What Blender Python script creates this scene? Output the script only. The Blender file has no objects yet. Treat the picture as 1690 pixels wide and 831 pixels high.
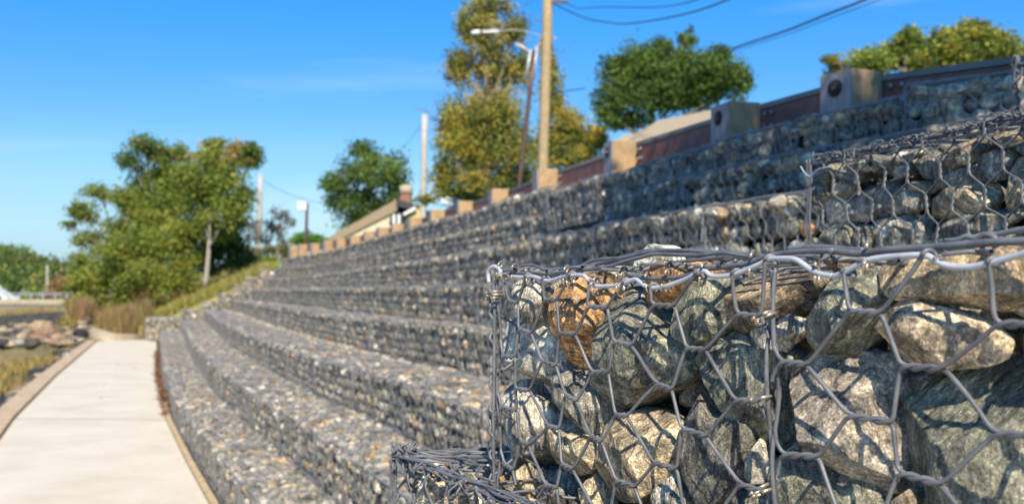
import bpy, math, random
import numpy as np
from mathutils import Vector
rnd = random.Random(7)
rng = np.random.default_rng(11)
S = bpy.context.scene
COL = S.collection
CZ = 1.57                     # eye height above the path
FPX, CX, HY = 1643.0, 845.0, 480.0

# ------------------------------------------------------------------ camera, sky, sun, exposure
cam = bpy.data.cameras.new('camera')
cam.lens = 35.0; cam.sensor_width = 36.0
cam.shift_y = (HY - 415.5) / 1690.0
cam.clip_start = 0.05; cam.clip_end = 3000
cam.dof.use_dof = True
cam.dof.focus_distance = 1.18
cam.dof.aperture_fstop = 7.0
co = bpy.data.objects.new('camera', cam); COL.objects.link(co)
co.location = (0, 0, CZ); co.rotation_euler = (math.radians(90), 0, 0)
S.camera = co
SUN_EL = math.radians(43)
SUN_H = Vector((0.08, -0.99)).normalized()
sdir = Vector((SUN_H.x*math.cos(SUN_EL), SUN_H.y*math.cos(SUN_EL), math.sin(SUN_EL)))
w = bpy.data.worlds.new('World'); S.world = w; w.use_nodes = True
nt = w.node_tree; nt.nodes.clear()
sky = nt.nodes.new('ShaderNodeTexSky'); sky.sky_type = 'NISHITA'; sky.sun_disc = False
sky.sun_elevation = SUN_EL
sky.sun_rotation = math.atan2(sdir.x, sdir.y)
sky.air_density = 1.0; sky.dust_density = 0.1; sky.ozone_density = 2.2; sky.altitude = 200
hs = nt.nodes.new('ShaderNodeHueSaturation'); hs.inputs['Saturation'].default_value = 1.5; hs.inputs['Hue'].default_value = 0.508
bg = nt.nodes.new('ShaderNodeBackground'); bg.inputs['Strength'].default_value = 0.135
wo = nt.nodes.new('ShaderNodeOutputWorld')
nt.links.new(sky.outputs[0], hs.inputs['Color']); tcw = nt.nodes.new('ShaderNodeTexCoord'); sx = nt.nodes.new('ShaderNodeSeparateXYZ'); nt.links.new(tcw.outputs['Generated'], sx.inputs[0])
mr = nt.nodes.new('ShaderNodeMapRange'); nt.links.new(sx.outputs['Z'], mr.inputs['Value'])
mr.inputs['From Min'].default_value = 0.0; mr.inputs['From Max'].default_value = 0.30; mr.inputs['To Min'].default_value = 0.55; mr.inputs['To Max'].default_value = 1.12
mrc = nt.nodes.new('ShaderNodeVectorMath'); mrc.operation = 'SCALE'; hz_ = nt.nodes.new('ShaderNodeMapRange'); nt.links.new(sx.outputs['Z'], hz_.inputs['Value']); hz_.inputs['From Min'].default_value = -.02; hz_.inputs['From Max'].default_value = .16; hz_.inputs['To Min'].default_value = .85; hz_.inputs['To Max'].default_value = 0
hm = nt.nodes.new('ShaderNodeMix'); hm.data_type = 'RGBA'; nt.links.new(hz_.outputs[0], hm.inputs[0]); nt.links.new(hs.outputs[0], hm.inputs[6]); hm.inputs[7].default_value = (2.9, 5.7, 8.8, 1)
nt.links.new(hm.outputs[2], mrc.inputs[0]); nt.links.new(mr.outputs[0], mrc.inputs['Scale'])
tn = nt.nodes.new('ShaderNodeTexNoise'); tn.inputs['Scale'].default_value = 1.6; tn.inputs['Detail'].default_value = 5
mpw = nt.nodes.new('ShaderNodeMapping'); mpw.inputs['Scale'].default_value = (1, 1, 9); nt.links.new(tcw.outputs['Generated'], mpw.inputs[0]); nt.links.new(mpw.outputs[0], tn.inputs['Vector'])
cr = nt.nodes.new('ShaderNodeMapRange'); nt.links.new(tn.outputs['Fac'], cr.inputs['Value']); cr.inputs['From Min'].default_value = .60; cr.inputs['From Max'].default_value = .85; cr.inputs['To Max'].default_value = .25
cm = nt.nodes.new('ShaderNodeMix'); cm.data_type = 'RGBA'; nt.links.new(cr.outputs[0], cm.inputs[0]); nt.links.new(mrc.outputs[0], cm.inputs[6]); cm.inputs[7].default_value = (6.5, 6.8, 7.0, 1)
nt.links.new(cm.outputs[2], bg.inputs[0]); nt.links.new(bg.outputs[0], wo.inputs[0])
sl = bpy.data.lights.new('sun', 'SUN'); sl.energy = 5.0; sl.angle = math.radians(0.53); sl.color = (1.0, 0.91, 0.77)
so = bpy.data.objects.new('sun', sl); COL.objects.link(so)
so.rotation_euler = sdir.to_track_quat('Z', 'Y').to_euler(); so.location = (0, -5, 12)
S.view_settings.view_transform = 'Standard'; S.view_settings.look = 'None'
S.view_settings.exposure = 0.38; S.view_settings.gamma = 1.0
S.render.engine = 'CYCLES'
S.cycles.use_denoising = True
S.cycles.max_bounces = 5; S.cycles.diffuse_bounces = 2; S.cycles.glossy_bounces = 2
S.cycles.transmission_bounces = 3; S.cycles.transparent_max_bounces = 4
S.cycles.caustics_reflective = False; S.cycles.caustics_refractive = False

# ------------------------------------------------------------------ helpers
def nrm(a): a = np.asarray(a, float); return a/np.linalg.norm(a)
def px(x, y, Z): return np.array([(x-CX)/FPX*Z, Z, CZ + (HY-y)/FPX*Z])
def tag(o, label=None, cat=None, group=None, kind=None):
    if label: o['label'] = label
    if cat: o['category'] = cat
    if group: o['group'] = group
    if kind: o['kind'] = kind
    return o
def empty(name, loc=(0, 0, 0), rz=0):
    o = bpy.data.objects.new(name, None); COL.objects.link(o)
    o.location = [float(v) for v in loc]; o.rotation_euler = (0, 0, rz); o.empty_display_size = .1
    return o
class MB:
    def __init__(s): s.v = []; s.f = []; s.n = 0; s.cols = []; s.rc = []
    def add(s, v, f, col=None, rc=None):
        v = np.asarray(v, float); s.v.append(v)
        s.f.append(np.asarray(f, np.int64) + s.n); s.n += len(v)
        if col is not None:
            c = np.asarray(col, float)
            s.cols.append(np.broadcast_to(c, (len(v), 3)) if c.ndim == 1 else c)
        if rc is not None: s.rc.append(rc)
        return s
    def box(s, c, d, R=None, col=None):
        c = np.asarray(c, float); h = np.asarray(d, float)/2
        v = np.array([[x, y, z] for x in (-1, 1) for y in (-1, 1) for z in (-1, 1)])*h
        if R is not None: v = v@np.asarray(R).T
        f = [[0, 1, 3, 2], [4, 6, 7, 5], [0, 4, 5, 1], [2, 3, 7, 6], [0, 2, 6, 4], [1, 5, 7, 3]]
        return s.add(v+c, f, col)
    def tube(s, P, r, k=8, col=None, caps=True):
        P = np.asarray(P, float); n = len(P)
        r = np.broadcast_to(np.asarray(r, float), (n,))
        T = np.gradient(P, axis=0); T /= np.linalg.norm(T, axis=1)[:, None]+1e-12
        a = np.array([0, 0, 1.0]) if abs(T[0][2]) < .9 else np.array([1.0, 0, 0])
        N = np.zeros_like(P); x = np.cross(T[0], a); N[0] = x/np.linalg.norm(x)
        for i in range(1, n):
            x = N[i-1]-T[i]*np.dot(N[i-1], T[i]); N[i] = x/(np.linalg.norm(x)+1e-12)
        B = np.cross(T, N)
        an = np.arange(k)*2*math.pi/k
        V = (P[:, None, :] + r[:, None, None]*(np.cos(an)[None, :, None]*N[:, None, :]+np.sin(an)[None, :, None]*B[:, None, :])).reshape(-1, 3)
        i = np.arange(n-1)[:, None]*k; j = np.arange(k)[None, :]; j2 = (j+1) % k
        F = np.stack([i+j, i+j2, i+k+j2, i+k+j], -1).reshape(-1, 4)
        s.add(V, F, col)
        if caps:
            m = (n-1)*k
            for q in range(1, k-1, 2):
                e = min(q+2, k-1)
                if q+2 <= k-1:
                    s.f.append(np.array([[0, q+2, q+1, q]])+s.n-len(V)); s.f.append(np.array([[m, m+q, m+q+1, m+q+2]])+s.n-len(V))
        return s
    def build(s, name, mat, parent=None, smooth=False, loc=None):
        V = np.concatenate(s.v)
        if loc is not None: V = V-np.asarray(loc, float)
        me = bpy.data.meshes.new(name)
        me.vertices.add(len(V)); me.vertices.foreach_set('co', V.astype(np.float32).ravel())
        tot = np.concatenate([np.full(len(f), f.shape[1]) for f in s.f]); flat = np.concatenate([f.ravel() for f in s.f])
        me.loops.add(len(flat)); me.loops.foreach_set('vertex_index', flat.astype(np.int32))
        me.polygons.add(len(tot)); st = np.concatenate([[0], np.cumsum(tot)[:-1]])
        me.polygons.foreach_set('loop_start', st.astype(np.int32)); me.polygons.foreach_set('loop_total', tot.astype(np.int32))
        me.polygons.foreach_set('use_smooth', np.full(len(tot), smooth, dtype=bool))
        if s.cols:
            C = np.concatenate(s.cols)
            if len(C) == len(V):
                a = me.attributes.new('tint', 'FLOAT_COLOR', 'POINT')
                a.data.foreach_set('color', np.hstack([C, np.ones((len(C), 1))]).astype(np.float32).ravel())
        if s.rc:
            Rc = np.concatenate(s.rc)
            if len(Rc) == len(V):
                a = me.attributes.new('rc', 'FLOAT_VECTOR', 'POINT'); a.data.foreach_set('vector', Rc.astype(np.float32).ravel())
        me.update(calc_edges=True); me.validate()
        if mat: me.materials.append(mat)
        o = bpy.data.objects.new(name, me); COL.objects.link(o)
        if loc is not None: o.location = [float(q) for q in loc]
        if parent: o.parent = parent
        return o
def Rz(a): c, s_ = math.cos(a), math.sin(a); return np.array([[c, -s_, 0], [s_, c, 0], [0, 0, 1]])
def frame(u, v, w_): return np.array([u, v, w_]).T
def randrot():
    q = rng.normal(size=4); q /= np.linalg.norm(q); a, b, c, d = q
    return np.array([[1-2*(c*c+d*d), 2*(b*c-a*d), 2*(b*d+a*c)], [2*(b*c+a*d), 1-2*(b*b+d*d), 2*(c*d-a*b)], [2*(b*d-a*c), 2*(c*d+a*b), 1-2*(b*b+c*c)]])
def vnoise(P, seed=0):
    P = np.asarray(P)+seed*17.31; i = np.floor(P).astype(np.int64); f = P-i; f = f*f*(3-2*f)
    def h(a, b, c):
        n = (a*374761393+b*668265263+c*2147483647+seed*974711) & 0xffffffff
        n = ((n ^ (n >> 13))*1274126177) & 0xffffffff
        return ((n ^ (n >> 16)) & 0xffff)/32767.5-1
    r = 0
    for dx in (0, 1):
        for dy in (0, 1):
            for dz in (0, 1):
                r = r+(f[:, 0] if dx else 1-f[:, 0])*(f[:, 1] if dy else 1-f[:, 1])*(f[:, 2] if dz else 1-f[:, 2])*h(i[:, 0]+dx, i[:, 1]+dy, i[:, 2]+dz)
    return r
def ico(level):
    t = (1+5**.5)/2
    v = [(-1, t, 0), (1, t, 0), (-1, -t, 0), (1, -t, 0), (0, -1, t), (0, 1, t), (0, -1, -t), (0, 1, -t), (t, 0, -1), (t, 0, 1), (-t, 0, -1), (-t, 0, 1)]
    v = [np.array(a)/math.sqrt(1+t*t) for a in v]
    f = [(0, 11, 5), (0, 5, 1), (0, 1, 7), (0, 7, 10), (0, 10, 11), (1, 5, 9), (5, 11, 4), (11, 10, 2), (10, 7, 6), (7, 1, 8), (3, 9, 4), (3, 4, 2), (3, 2, 6), (3, 6, 8), (3, 8, 9), (4, 9, 5), (2, 4, 11), (6, 2, 10), (8, 6, 7), (9, 8, 1)]
    for _ in range(level):
        m = {}; nf = []
        def mid(a, b):
            k = (min(a, b), max(a, b))
            if k not in m:
                p = v[a]+v[b]; v.append(p/np.linalg.norm(p)); m[k] = len(v)-1
            return m[k]
        for a, b, c in f:
            x, y, z = mid(a, b), mid(b, c), mid(c, a)
            nf += [(a, x, z), (b, y, x), (c, z, y), (x, y, z)]
        f = nf
    return np.array(v), np.array(f)
ICO = {k: ico(k) for k in (1, 2, 3, 6)}

# ------------------------------------------------------------------ materials
def newmat(name):
    m = bpy.data.materials.new(name); m.use_nodes = True; n = m.node_tree; n.nodes.clear()
    out = n.nodes.new('ShaderNodeOutputMaterial'); b = n.nodes.new('ShaderNodeBsdfPrincipled')
    n.links.new(b.outputs[0], out.inputs[0]); return m, n, b, out
def N(n, t, **k):
    x = n.nodes.new(t)
    for a, b in k.items():
        if a in x.inputs.keys(): x.inputs[a].default_value = b
        else: setattr(x, a, b)
    return x
def noise(n, vec, scale, detail=4, rough=.55, dist=0):
    x = N(n, 'ShaderNodeTexNoise', Scale=scale, Detail=detail, Roughness=rough, Distortion=dist)
    if vec is not None: n.links.new(vec, x.inputs['Vector'])
    return x.outputs['Fac']
def ramp(n, fac, stops):
    r = n.nodes.new('ShaderNodeValToRGB'); e = r.color_ramp.elements
    while len(e) < len(stops): e.new(.5)
    for q, (p, c) in zip(e, stops):
        q.position = p; q.color = (*c, 1) if len(c) == 3 else c
    n.links.new(fac, r.inputs[0]); return r.outputs[0]
def mix(n, fac, a, b, mode='MIX'):
    x = n.nodes.new('ShaderNodeMix'); x.data_type = 'RGBA'; x.blend_type = mode
    if isinstance(fac, (int, float)): x.inputs[0].default_value = fac
    else: n.links.new(fac, x.inputs[0])
    for i, q in ((6, a), (7, b)):
        if isinstance(q, tuple): x.inputs[i].default_value = (*q, 1)
        else: n.links.new(q, x.inputs[i])
    return x.outputs[2]
def bump(n, b, h, strength, dist):
    x = N(n, 'ShaderNodeBump', Strength=strength, Distance=dist); n.links.new(h, x.inputs['Height']); n.links.new(x.outputs[0], b.inputs['Normal'])
def simple(name, c1, c2, scale=8, rough=.8, metal=0, bs=.3, bd=.01, coord='Object', stretch=(1, 1, 1), detail=6):
    m, n, b, _ = newmat(name)
    tc = n.nodes.new('ShaderNodeTexCoord'); mp = N(n, 'ShaderNodeMapping'); mp.inputs['Scale'].default_value = stretch
    n.links.new(tc.outputs[coord], mp.inputs[0])
    f = noise(n, mp.outputs[0], scale, detail, .6)
    n.links.new(ramp(n, f, [(.3, c1), (.7, c2)]), b.inputs['Base Color'])
    b.inputs['Roughness'].default_value = rough; b.inputs['Metallic'].default_value = metal
    if bs: bump(n, b, f, bs, bd)
    return m
def stone_mat(near):
    m, n, b, _ = newmat('gneiss_stone' if near else 'gneiss_rubble')
    at = N(n, 'ShaderNodeAttribute', attribute_name='tint'); rc = N(n, 'ShaderNodeAttribute', attribute_name='rc')
    v = rc.outputs['Vector']
    mo = noise(n, v, 22, 8, .62, .4)
    st = N(n, 'ShaderNodeMapping'); st.inputs['Scale'].default_value = (1, 1.2, 7); n.links.new(v, st.inputs[0])
    fo = noise(n, st.outputs[0], 26, 7, .68, .7)
    col = mix(n, 1.0, at.outputs['Color'], ramp(n, mo, [(.33, (.26, .27, .27)), (.5, (.88, .89, .88)), (.66, (1.95, 1.88, 1.74))]), 'MULTIPLY')
    col = mix(n, .85, col, ramp(n, fo, [(.37, (.22, .24, .24)), (.47, (.9, .92, .9)), (.56, (1.15, 1.14, 1.08)), (.64, (2.3, 2.22, 2.05))]), 'MULTIPLY')
    if near:
        gr = noise(n, v, 330, 3, .8)
        col = mix(n, .8, col, ramp(n, gr, [(.36, (.28, .29, .31)), (.45, (.9, .9, .9)), (.55, (1.05, 1.05, 1.05)), (.64, (2.3, 2.25, 2.15))]), 'MULTIPLY')
        g2 = noise(n, v, 110, 5, .75)
        col = mix(n, .7, col, ramp(n, g2, [(.38, (.55, .57, .58)), (.5, (1, 1, 1)), (.63, (1.55, 1.52, 1.45))]), 'MULTIPLY')
        ru = noise(n, v, 14, 6, .7, 1.2)
        col = mix(n, ramp(n, ru, [(.60, (0, 0, 0)), (.68, (.55, .55, .55))]), col, (.30, .17, .07))
        li = noise(n, v, 19, 7, .75, .8)
        col = mix(n, ramp(n, li, [(.33, (.5, .5, .5)), (.41, (0, 0, 0))]), col, (.16, .19, .13))
        ve = noise(n, st.outputs[0], 9, 4, .6, 2.0)
        col = mix(n, ramp(n, ve, [(.485, (0, 0, 0)), (.5, (.6, .6, .6)), (.515, (0, 0, 0))]), col, (.55, .53, .48))
        h = N(n, 'ShaderNodeMath', operation='ADD'); n.links.new(fo, h.inputs[0])
        h2 = N(n, 'ShaderNodeMath', operation='MULTIPLY'); n.links.new(g2, h2.inputs[0]); h2.inputs[1].default_value = .6
        n.links.new(h2.outputs[0], h.inputs[1])
        bump(n, b, h.outputs[0], 1.0, .009)
    else:
        bump(n, b, mo, .6, .008)
    n.links.new(col, b.inputs['Base Color'])
    b.inputs['Roughness'].default_value = .78
    b.inputs['Specular IOR Level'].default_value = .35
    return m
M = {}
M['stone'] = stone_mat(True); M['rubble'] = stone_mat(False)
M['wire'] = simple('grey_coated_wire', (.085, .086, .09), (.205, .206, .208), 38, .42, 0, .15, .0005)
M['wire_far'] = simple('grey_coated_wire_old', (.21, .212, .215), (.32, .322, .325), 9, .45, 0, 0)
M['selvedge_glint'] = simple('selvedge_wire_glint', (.40, .41, .43), (.58, .59, .61), 50, .28, 0, .1, .0005)  # sun glint put into the pale colour; the wire itself is grey
M['ring'] = simple('brassy_ring_metal', (.52, .42, .30), (.66, .56, .42), 80, .35, .7, .1, .0003)
M['wood'] = simple('weathered_timber', (.44, .27, .12), (.66, .44, .21), 6, .85, 0, .5, .01, stretch=(9, 9, .8))
def timber(name, a_, b_, g_):
    m, n, b, _ = newmat(name)
    tc = n.nodes.new('ShaderNodeTexCoord'); mp = N(n, 'ShaderNodeMapping'); mp.inputs['Scale'].default_value = (9, 9, .8); n.links.new(tc.outputs['Object'], mp.inputs[0])
    f = noise(n, mp.outputs[0], 6, 7, .65, .5); w_ = noise(n, tc.outputs['Object'], 7, 6, .7, .6)
    mp2 = N(n, 'ShaderNodeMapping'); mp2.inputs['Scale'].default_value = (26, 26, .7); n.links.new(tc.outputs['Object'], mp2.inputs[0])
    k = noise(n, mp2.outputs[0], 4, 3, .6, .3)
    c = ramp(n, f, [(.3, a_), (.7, b_)]); c = mix(n, ramp(n, w_, [(.42, (0, 0, 0)), (.66, (.75, .75, .75))]), c, g_)
    c = mix(n, ramp(n, k, [(.28, (.85, .85, .85)), (.36, (0, 0, 0))]), c, (.07, .05, .035))
    n.links.new(c, b.inputs['Base Color']); b.inputs['Roughness'].default_value = .85; bump(n, b, f, .5, .01); return m
M['wood'] = timber('weathered_timber', (.40, .245, .11), (.62, .41, .20), (.27, .19, .12))
M['pole_wood'] = timber('yellowish_pole_timber', (.36, .25, .11), (.58, .43, .21), (.30, .24, .15))
M['shade_grey'] = simple('shade_grey_timber', (.24, .225, .21), (.36, .34, .32), 8, .85, 0, .4, .006, stretch=(7, 7, .8))  # unlit grey of the post fronts put into colour; spacer boards share it
M['cap'] = simple('grey_timber_cap', (.19, .17, .15), (.29, .26, .22), 5, .85, 0, .4, .006)
M['rust'] = simple('brown_weathering_steel', (.18, .075, .055), (.32, .14, .10), 9, .7, .2, .3, .003)
M['bolt'] = simple('galvanised_bolt', (.2, .24, .25), (.36, .4, .4), 30, .4, .7, .1, .001)
M['hole_shade'] = simple('painted_recess_shade', (.02, .02, .022), (.04, .04, .045), 12, .9, 0, 0)
M['pole_grey'] = simple('bleached_pole_timber', (.42, .37, .31), (.60, .54, .46), 4, .85, 0, .3, .01, stretch=(8, 8, .5))
M['brown_metal'] = simple('dark_brown_metal', (.10, .055, .035), (.16, .09, .06), 6, .5, .3, .1, .002)
M['grey_metal'] = simple('light_grey_metal', (.5, .5, .48), (.62, .62, .6), 6, .45, .3, 0)
M['white_paint'] = simple('white_paint', (.74, .74, .72), (.82, .82, .80), 5, .5, 0, 0)
M['cable'] = simple('black_cable', (.015, .02, .04), (.03, .04, .07), 5, .6, 0, 0)
def leaf_mat(name, trans=.35):
    m, n, b, out = newmat(name)
    at = N(n, 'ShaderNodeAttribute', attribute_name='tint')
    n.links.new(at.outputs['Color'], b.inputs['Base Color']); b.inputs['Roughness'].default_value = .55; b.inputs['Specular IOR Level'].default_value = .3
    tr = n.nodes.new('ShaderNodeBsdfTranslucent'); n.links.new(at.outputs['Color'], tr.inputs[0])
    mx = n.nodes.new('ShaderNodeMixShader'); mx.inputs[0].default_value = trans
    n.links.new(b.outputs[0], mx.inputs[1]); n.links.new(tr.outputs[0], mx.inputs[2]); n.links.new(mx.outputs[0], out.inputs[0])
    return m
M['leaf'] = leaf_mat('leaf'); M['grass'] = leaf_mat('grass_blade', .25)
M['bark'] = simple('bark', (.16, .13, .10), (.30, .25, .20), 12, .9, 0, .6, .02, stretch=(4, 4, 1))
M['bark_pale'] = simple('pale_bark', (.30, .25, .19), (.44, .38, .30), 10, .9, 0, .5, .02, stretch=(4, 4, 1))
def concrete():
    m, n, b, _ = newmat('pale_concrete')
    tc = n.nodes.new('ShaderNodeTexCoord'); v = tc.outputs['Object']
    f = noise(n, v, 1.3, 7, .6); g = noise(n, v, 60, 5, .7)
    mp = N(n, 'ShaderNodeMapping'); mp.inputs['Scale'].default_value = (.5, 9, 1); mp.inputs['Rotation'].default_value = (0, 0, -.38); n.links.new(v, mp.inputs[0])
    s = noise(n, mp.outputs[0], 2.2, 4, .6)
    c = ramp(n, f, [(.25, (.60, .515, .375)), (.5, (.69, .61, .455)), (.75, (.74, .665, .515))])
    c = mix(n, .5, c, ramp(n, g, [(.35, (.85, .85, .85)), (.65, (1.1, 1.1, 1.1))]), 'MULTIPLY')
    c = mix(n, .6, c, ramp(n, s, [(.35, (.93, .92, .90)), (.65, (1.05, 1.05, 1.05))]), 'MULTIPLY')
    st_ = noise(n, v, 3.1, 9, .72, 1.5)
    c = mix(n, ramp(n, st_, [(.58, (0, 0, 0)), (.72, (.45, .45, .45))]), c, (.46, .40, .31))
    sp_ = noise(n, v, 24, 3, .9)
    c = mix(n, ramp(n, sp_, [(.72, (0, 0, 0)), (.78, (.5, .5, .5))]), c, (.30, .26, .20))
    n.links.new(c, b.inputs['Base Color']); b.inputs['Roughness'].default_value = .85; bump(n, b, g, .2, .003)
    return m
M['concrete'] = concrete()
M['kerb'] = simple('tan_stone_kerb', (.40, .28, .15), (.66, .50, .30), 7, .85, 0, .5, .01)
M['joint'] = simple('joint_filler', (.13, .12, .10), (.22, .2, .17), 9, .9, 0, 0)
def terrain_mat():
    m, n, b, _ = newmat('ground_cover')
    at = N(n, 'ShaderNodeAttribute', attribute_name='tint'); tc = n.nodes.new('ShaderNodeTexCoord')
    f = noise(n, tc.outputs['Object'], 3.0, 8, .7); g = noise(n, tc.outputs['Object'], .5, 5, .6)
    c = mix(n, .9, at.outputs['Color'], ramp(n, f, [(.3, (.5, .5, .5)), (.7, (1.5, 1.45, 1.35))]), 'MULTIPLY')
    c = mix(n, .6, c, ramp(n, g, [(.35, (.7, .7, .7)), (.65, (1.3, 1.28, 1.2))]), 'MULTIPLY')
    n.links.new(c, b.inputs['Base Color']); b.inputs['Roughness'].default_value = .95; bump(n, b, f, .5, .05)
    return m
M['terrain'] = terrain_mat()
def water():
    m, n, b, _ = newmat('inlet_water')
    tc = n.nodes.new('ShaderNodeTexCoord'); mp = N(n, 'ShaderNodeMapping'); mp.inputs['Scale'].default_value = (.4, 1.6, 1); n.links.new(tc.outputs['Object'], mp.inputs[0])
    f = noise(n, mp.outputs[0], 1.2, 4, .5)
    b.inputs['Base Color'].default_value = (.07, .08, .07, 1); b.inputs['Roughness'].default_value = .06; b.inputs['IOR'].default_value = 1.33
    bump(n, b, f, .06, .04); return m
M['water'] = water()
M['roof_brown'] = simple('brown_roof_edge', (.26, .19, .12), (.40, .31, .20), 8, .9, 0, .4, .02, stretch=(1, 1, 5))
M['roof_tan'] = simple('tan_roof_shingles', (.34, .26, .15), (.50, .40, .25), 14, .9, 0, .4, .02, stretch=(1, 1, 3))
M['roof_dark'] = simple('dark_slate_roof', (.035, .035, .035), (.07, .07, .065), 10, .85, 0, .3, .02)
M['cream'] = simple('cream_render', (.62, .52, .36), (.74, .64, .46), 3, .85, 0, .1, .01)
M['yellow'] = simple('yellow_clapboard', (.62, .46, .16), (.72, .56, .22), 3, .8, 0, .2, .01, stretch=(1, 1, 8))
M['brick'] = simple('red_brick', (.28, .11, .07), (.40, .19, .12), 12, .9, 0, .3, .01)
M['glass'] = simple('window_glass', (.03, .05, .06), (.06, .09, .1), 2, .1, 0, 0)
M['seawall'] = simple('tan_seawall', (.36, .30, .20), (.52, .44, .30), 2, .9, 0, .2, .02)

# ------------------------------------------------------------------ stones
PAL = {
 'grey': (0.363, 0.345, 0.297), 'dark grey': (0.205, 0.196, 0.171), 'pale grey': (0.632, 0.586, 0.495), 'green-grey': (0.322, 0.328, 0.248),
 'tan': (0.620, 0.471, 0.286), 'brown': (0.398, 0.287, 0.171), 'rust-orange': (0.725, 0.356, 0.099), 'orange-stained': (0.679, 0.517, 0.341),
 'white-speckled': (0.780, 0.770, 0.660), 'pinkish grey': (0.503, 0.425, 0.341)}
ALLST = []          # every stone object: (object)
def rockify(V, seed, amp, chops, tight=.86, r=None):
    """chop a closed blob with planes and roughen it; V centred at 0"""
    q = random.Random(seed)
    ext = np.abs(V).max(0)
    for _ in range(chops):
        d = np.array([q.gauss(0, 1), q.gauss(0, 1), q.gauss(0, 1)])/ext; d /= np.linalg.norm(d)
        t = V@d; h = t.max()*q.uniform(tight-.08, tight+.08); ex = np.maximum(t-h, 0)
        V = V-np.outer(ex*.94, d)
    L = float(ext.mean())
    nl = np.linalg.norm(V, axis=1)[:, None]+1e-9; D = V/nl
    dn = vnoise(V/L*2.1, seed)*.55+vnoise(V/L*5.3, seed+3)*.27+vnoise(V/L*12, seed+5)*.16
    dn = dn-.5*np.abs(vnoise(V/L*3.1, seed+9))
    return V+D*(dn*amp*L)[:, None]
def poly_rock(name, pts, plane_o, e1, e2, e3, off, thick, colname, label, seed, mat='stone', group=None):
    """pts: outline in (e1,e2) coordinates; e3 points out of the face"""
    pts = np.asarray(pts, float); c = (pts.max(0)+pts.min(0))/2
    rel = pts-c; th = np.arctan2(rel[:, 1], rel[:, 0]); rr = np.hypot(rel[:, 0], rel[:, 1])
    o = np.argsort(th); th, rr = th[o], rr[o]
    P2 = np.stack([np.cos(th)*rr, np.sin(th)*rr], 1)
    V, F = ICO[6]
    T = np.arctan2(V[:, 1], V[:, 0])
    # ray/segment intersection gives straight edged outline, softened slightly
    tt = np.linspace(-math.pi, math.pi, 361); R = np.zeros(361)
    for i, a in enumerate(tt):
        k = np.searchsorted(th, a) % len(th); A = P2[k-1]; B = P2[k]
        d = np.array([math.cos(a), math.sin(a)]); e = B-A
        den = d[0]*e[1]-d[1]*e[0]
        R[i] = abs((A[0]*e[1]-A[1]*e[0])/den) if abs(den) > 1e-9 else np.hypot(*A)
        R[i] = min(R[i], rr.max()*1.05)
    K = np.exp(-np.linspace(-2, 2, 15)**2*3.5); K /= K.sum()
    R = np.convolve(np.concatenate([R[-8:-1], R, R[1:8]]), K, 'valid')
    Rv = np.interp(T, tt, R[:361])
    rho = np.hypot(V[:, 0], V[:, 1]); e = .5
    rp = rho**e; cp = np.sign(V[:, 2])*np.abs(V[:, 2])**e
    W = np.stack([Rv*rp*np.cos(T), Rv*rp*np.sin(T), thick*cp], 1)
    q = random.Random(seed)
    ext = np.abs(W).max(0)
    W *= 1.12
    for _ in range(17):
        d = np.array([q.gauss(0, .8), q.gauss(0, .8), abs(q.gauss(0, .8))+.35])/ext; d /= np.linalg.norm(d)
        t = W@d; h = t.max()*q.uniform(.63, .9); W = W-np.outer(np.maximum(t-h, 0)*.985, d)
    W = rockify(W, seed, .045, 5, .90)
    # foliated ledges and pits
    ld = nrm([q.gauss(0, 1), q.gauss(0, .6), q.gauss(0, .5)]); tl_ = W@ld*q.uniform(55, 85)+vnoise(W*22, seed+1)*1.3
    led = vnoise(np.stack([tl_, (W@np.array([.3, .5, .2]))*16, W[:, 2]*16], 1), seed+2)
    pit = vnoise(W*95, seed+4)*.6+vnoise(W*210, seed+6)*.4
    Dn = W/(np.linalg.norm(W, axis=1)[:, None]+1e-9)
    W = W+Dn*((led*.0022+pit*.0010)[:, None])
    wp = plane_o+e1*c[0]+e2*c[1]-e3*off
    X = W[:, 0:1]*e1+W[:, 1:2]*e2+W[:, 2:3]*e3
    b = MB(); col = np.array(PAL[colname])*q.uniform(.8, 1.02); col = (col.mean()*.25+col*.75)*np.array([1.16, 1.09, .99])
    # foliation plane of each stone has its own tilt
    ax = q.uniform(-1.2, 1.2); R2 = Rz(q.uniform(0, 6))@np.array([[math.cos(ax), 0, math.sin(ax)], [0, 1, 0], [-math.sin(ax), 0, math.cos(ax)]])
    b.add(X, F, col, rc=W@R2.T+np.array([q.uniform(0, 50) for _ in range(3)]))
    ob = b.build(name, M[mat], smooth=True, loc=(0, 0, 0)); ob.location = [float(t) for t in wp]
    tag(ob, label, 'stone', group or 'loose stones packed in the wire baskets'); ALLST.append(ob)
    return ob
TEMPL = {}
for lv in (1, 2, 3):
    TEMPL[lv] = []
    for k in range(14):
        V, F = ICO[lv]
        V = np.sign(V)*np.abs(V)**.8
        V = V*np.array([1.0, .72+.2*rnd.random(), .55+.25*rnd.random()])
        V = rockify(V, 300+k, .10 if lv > 1 else .06, 9, .80)
        V = V/np.abs(V).max(0)*np.array([1.0, .78, .66])
        TEMPL[lv].append((V, F))
pk = list(PAL); pw = np.array([.32, .24, .11, .15, .09, .05, .008, .022, .01, .04]); pw = pw/pw.sum()
STONES = []    # dicts: c, R, s, col, colname, where, lod, pix
def add_stone(c, R, s, where):
    cn = pk[rng.choice(len(pk), p=pw)]
    STONES.append(dict(c=np.asarray(c, float), R=R, s=s, cn=cn, where=where, t=int(rng.integers(14))))
ORD = ['zeroth', 'first', 'second', 'third', 'fourth', 'fifth', 'sixth', 'seventh', 'eighth', 'ninth', 'tenth', 'eleventh', 'twelfth', 'thirteenth', 'fourteenth', 'fifteenth', 'sixteenth', 'seventeenth', 'eighteenth', 'nineteenth', 'twentieth'] + ['%dth' % k for k in range(21, 80)]
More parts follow.
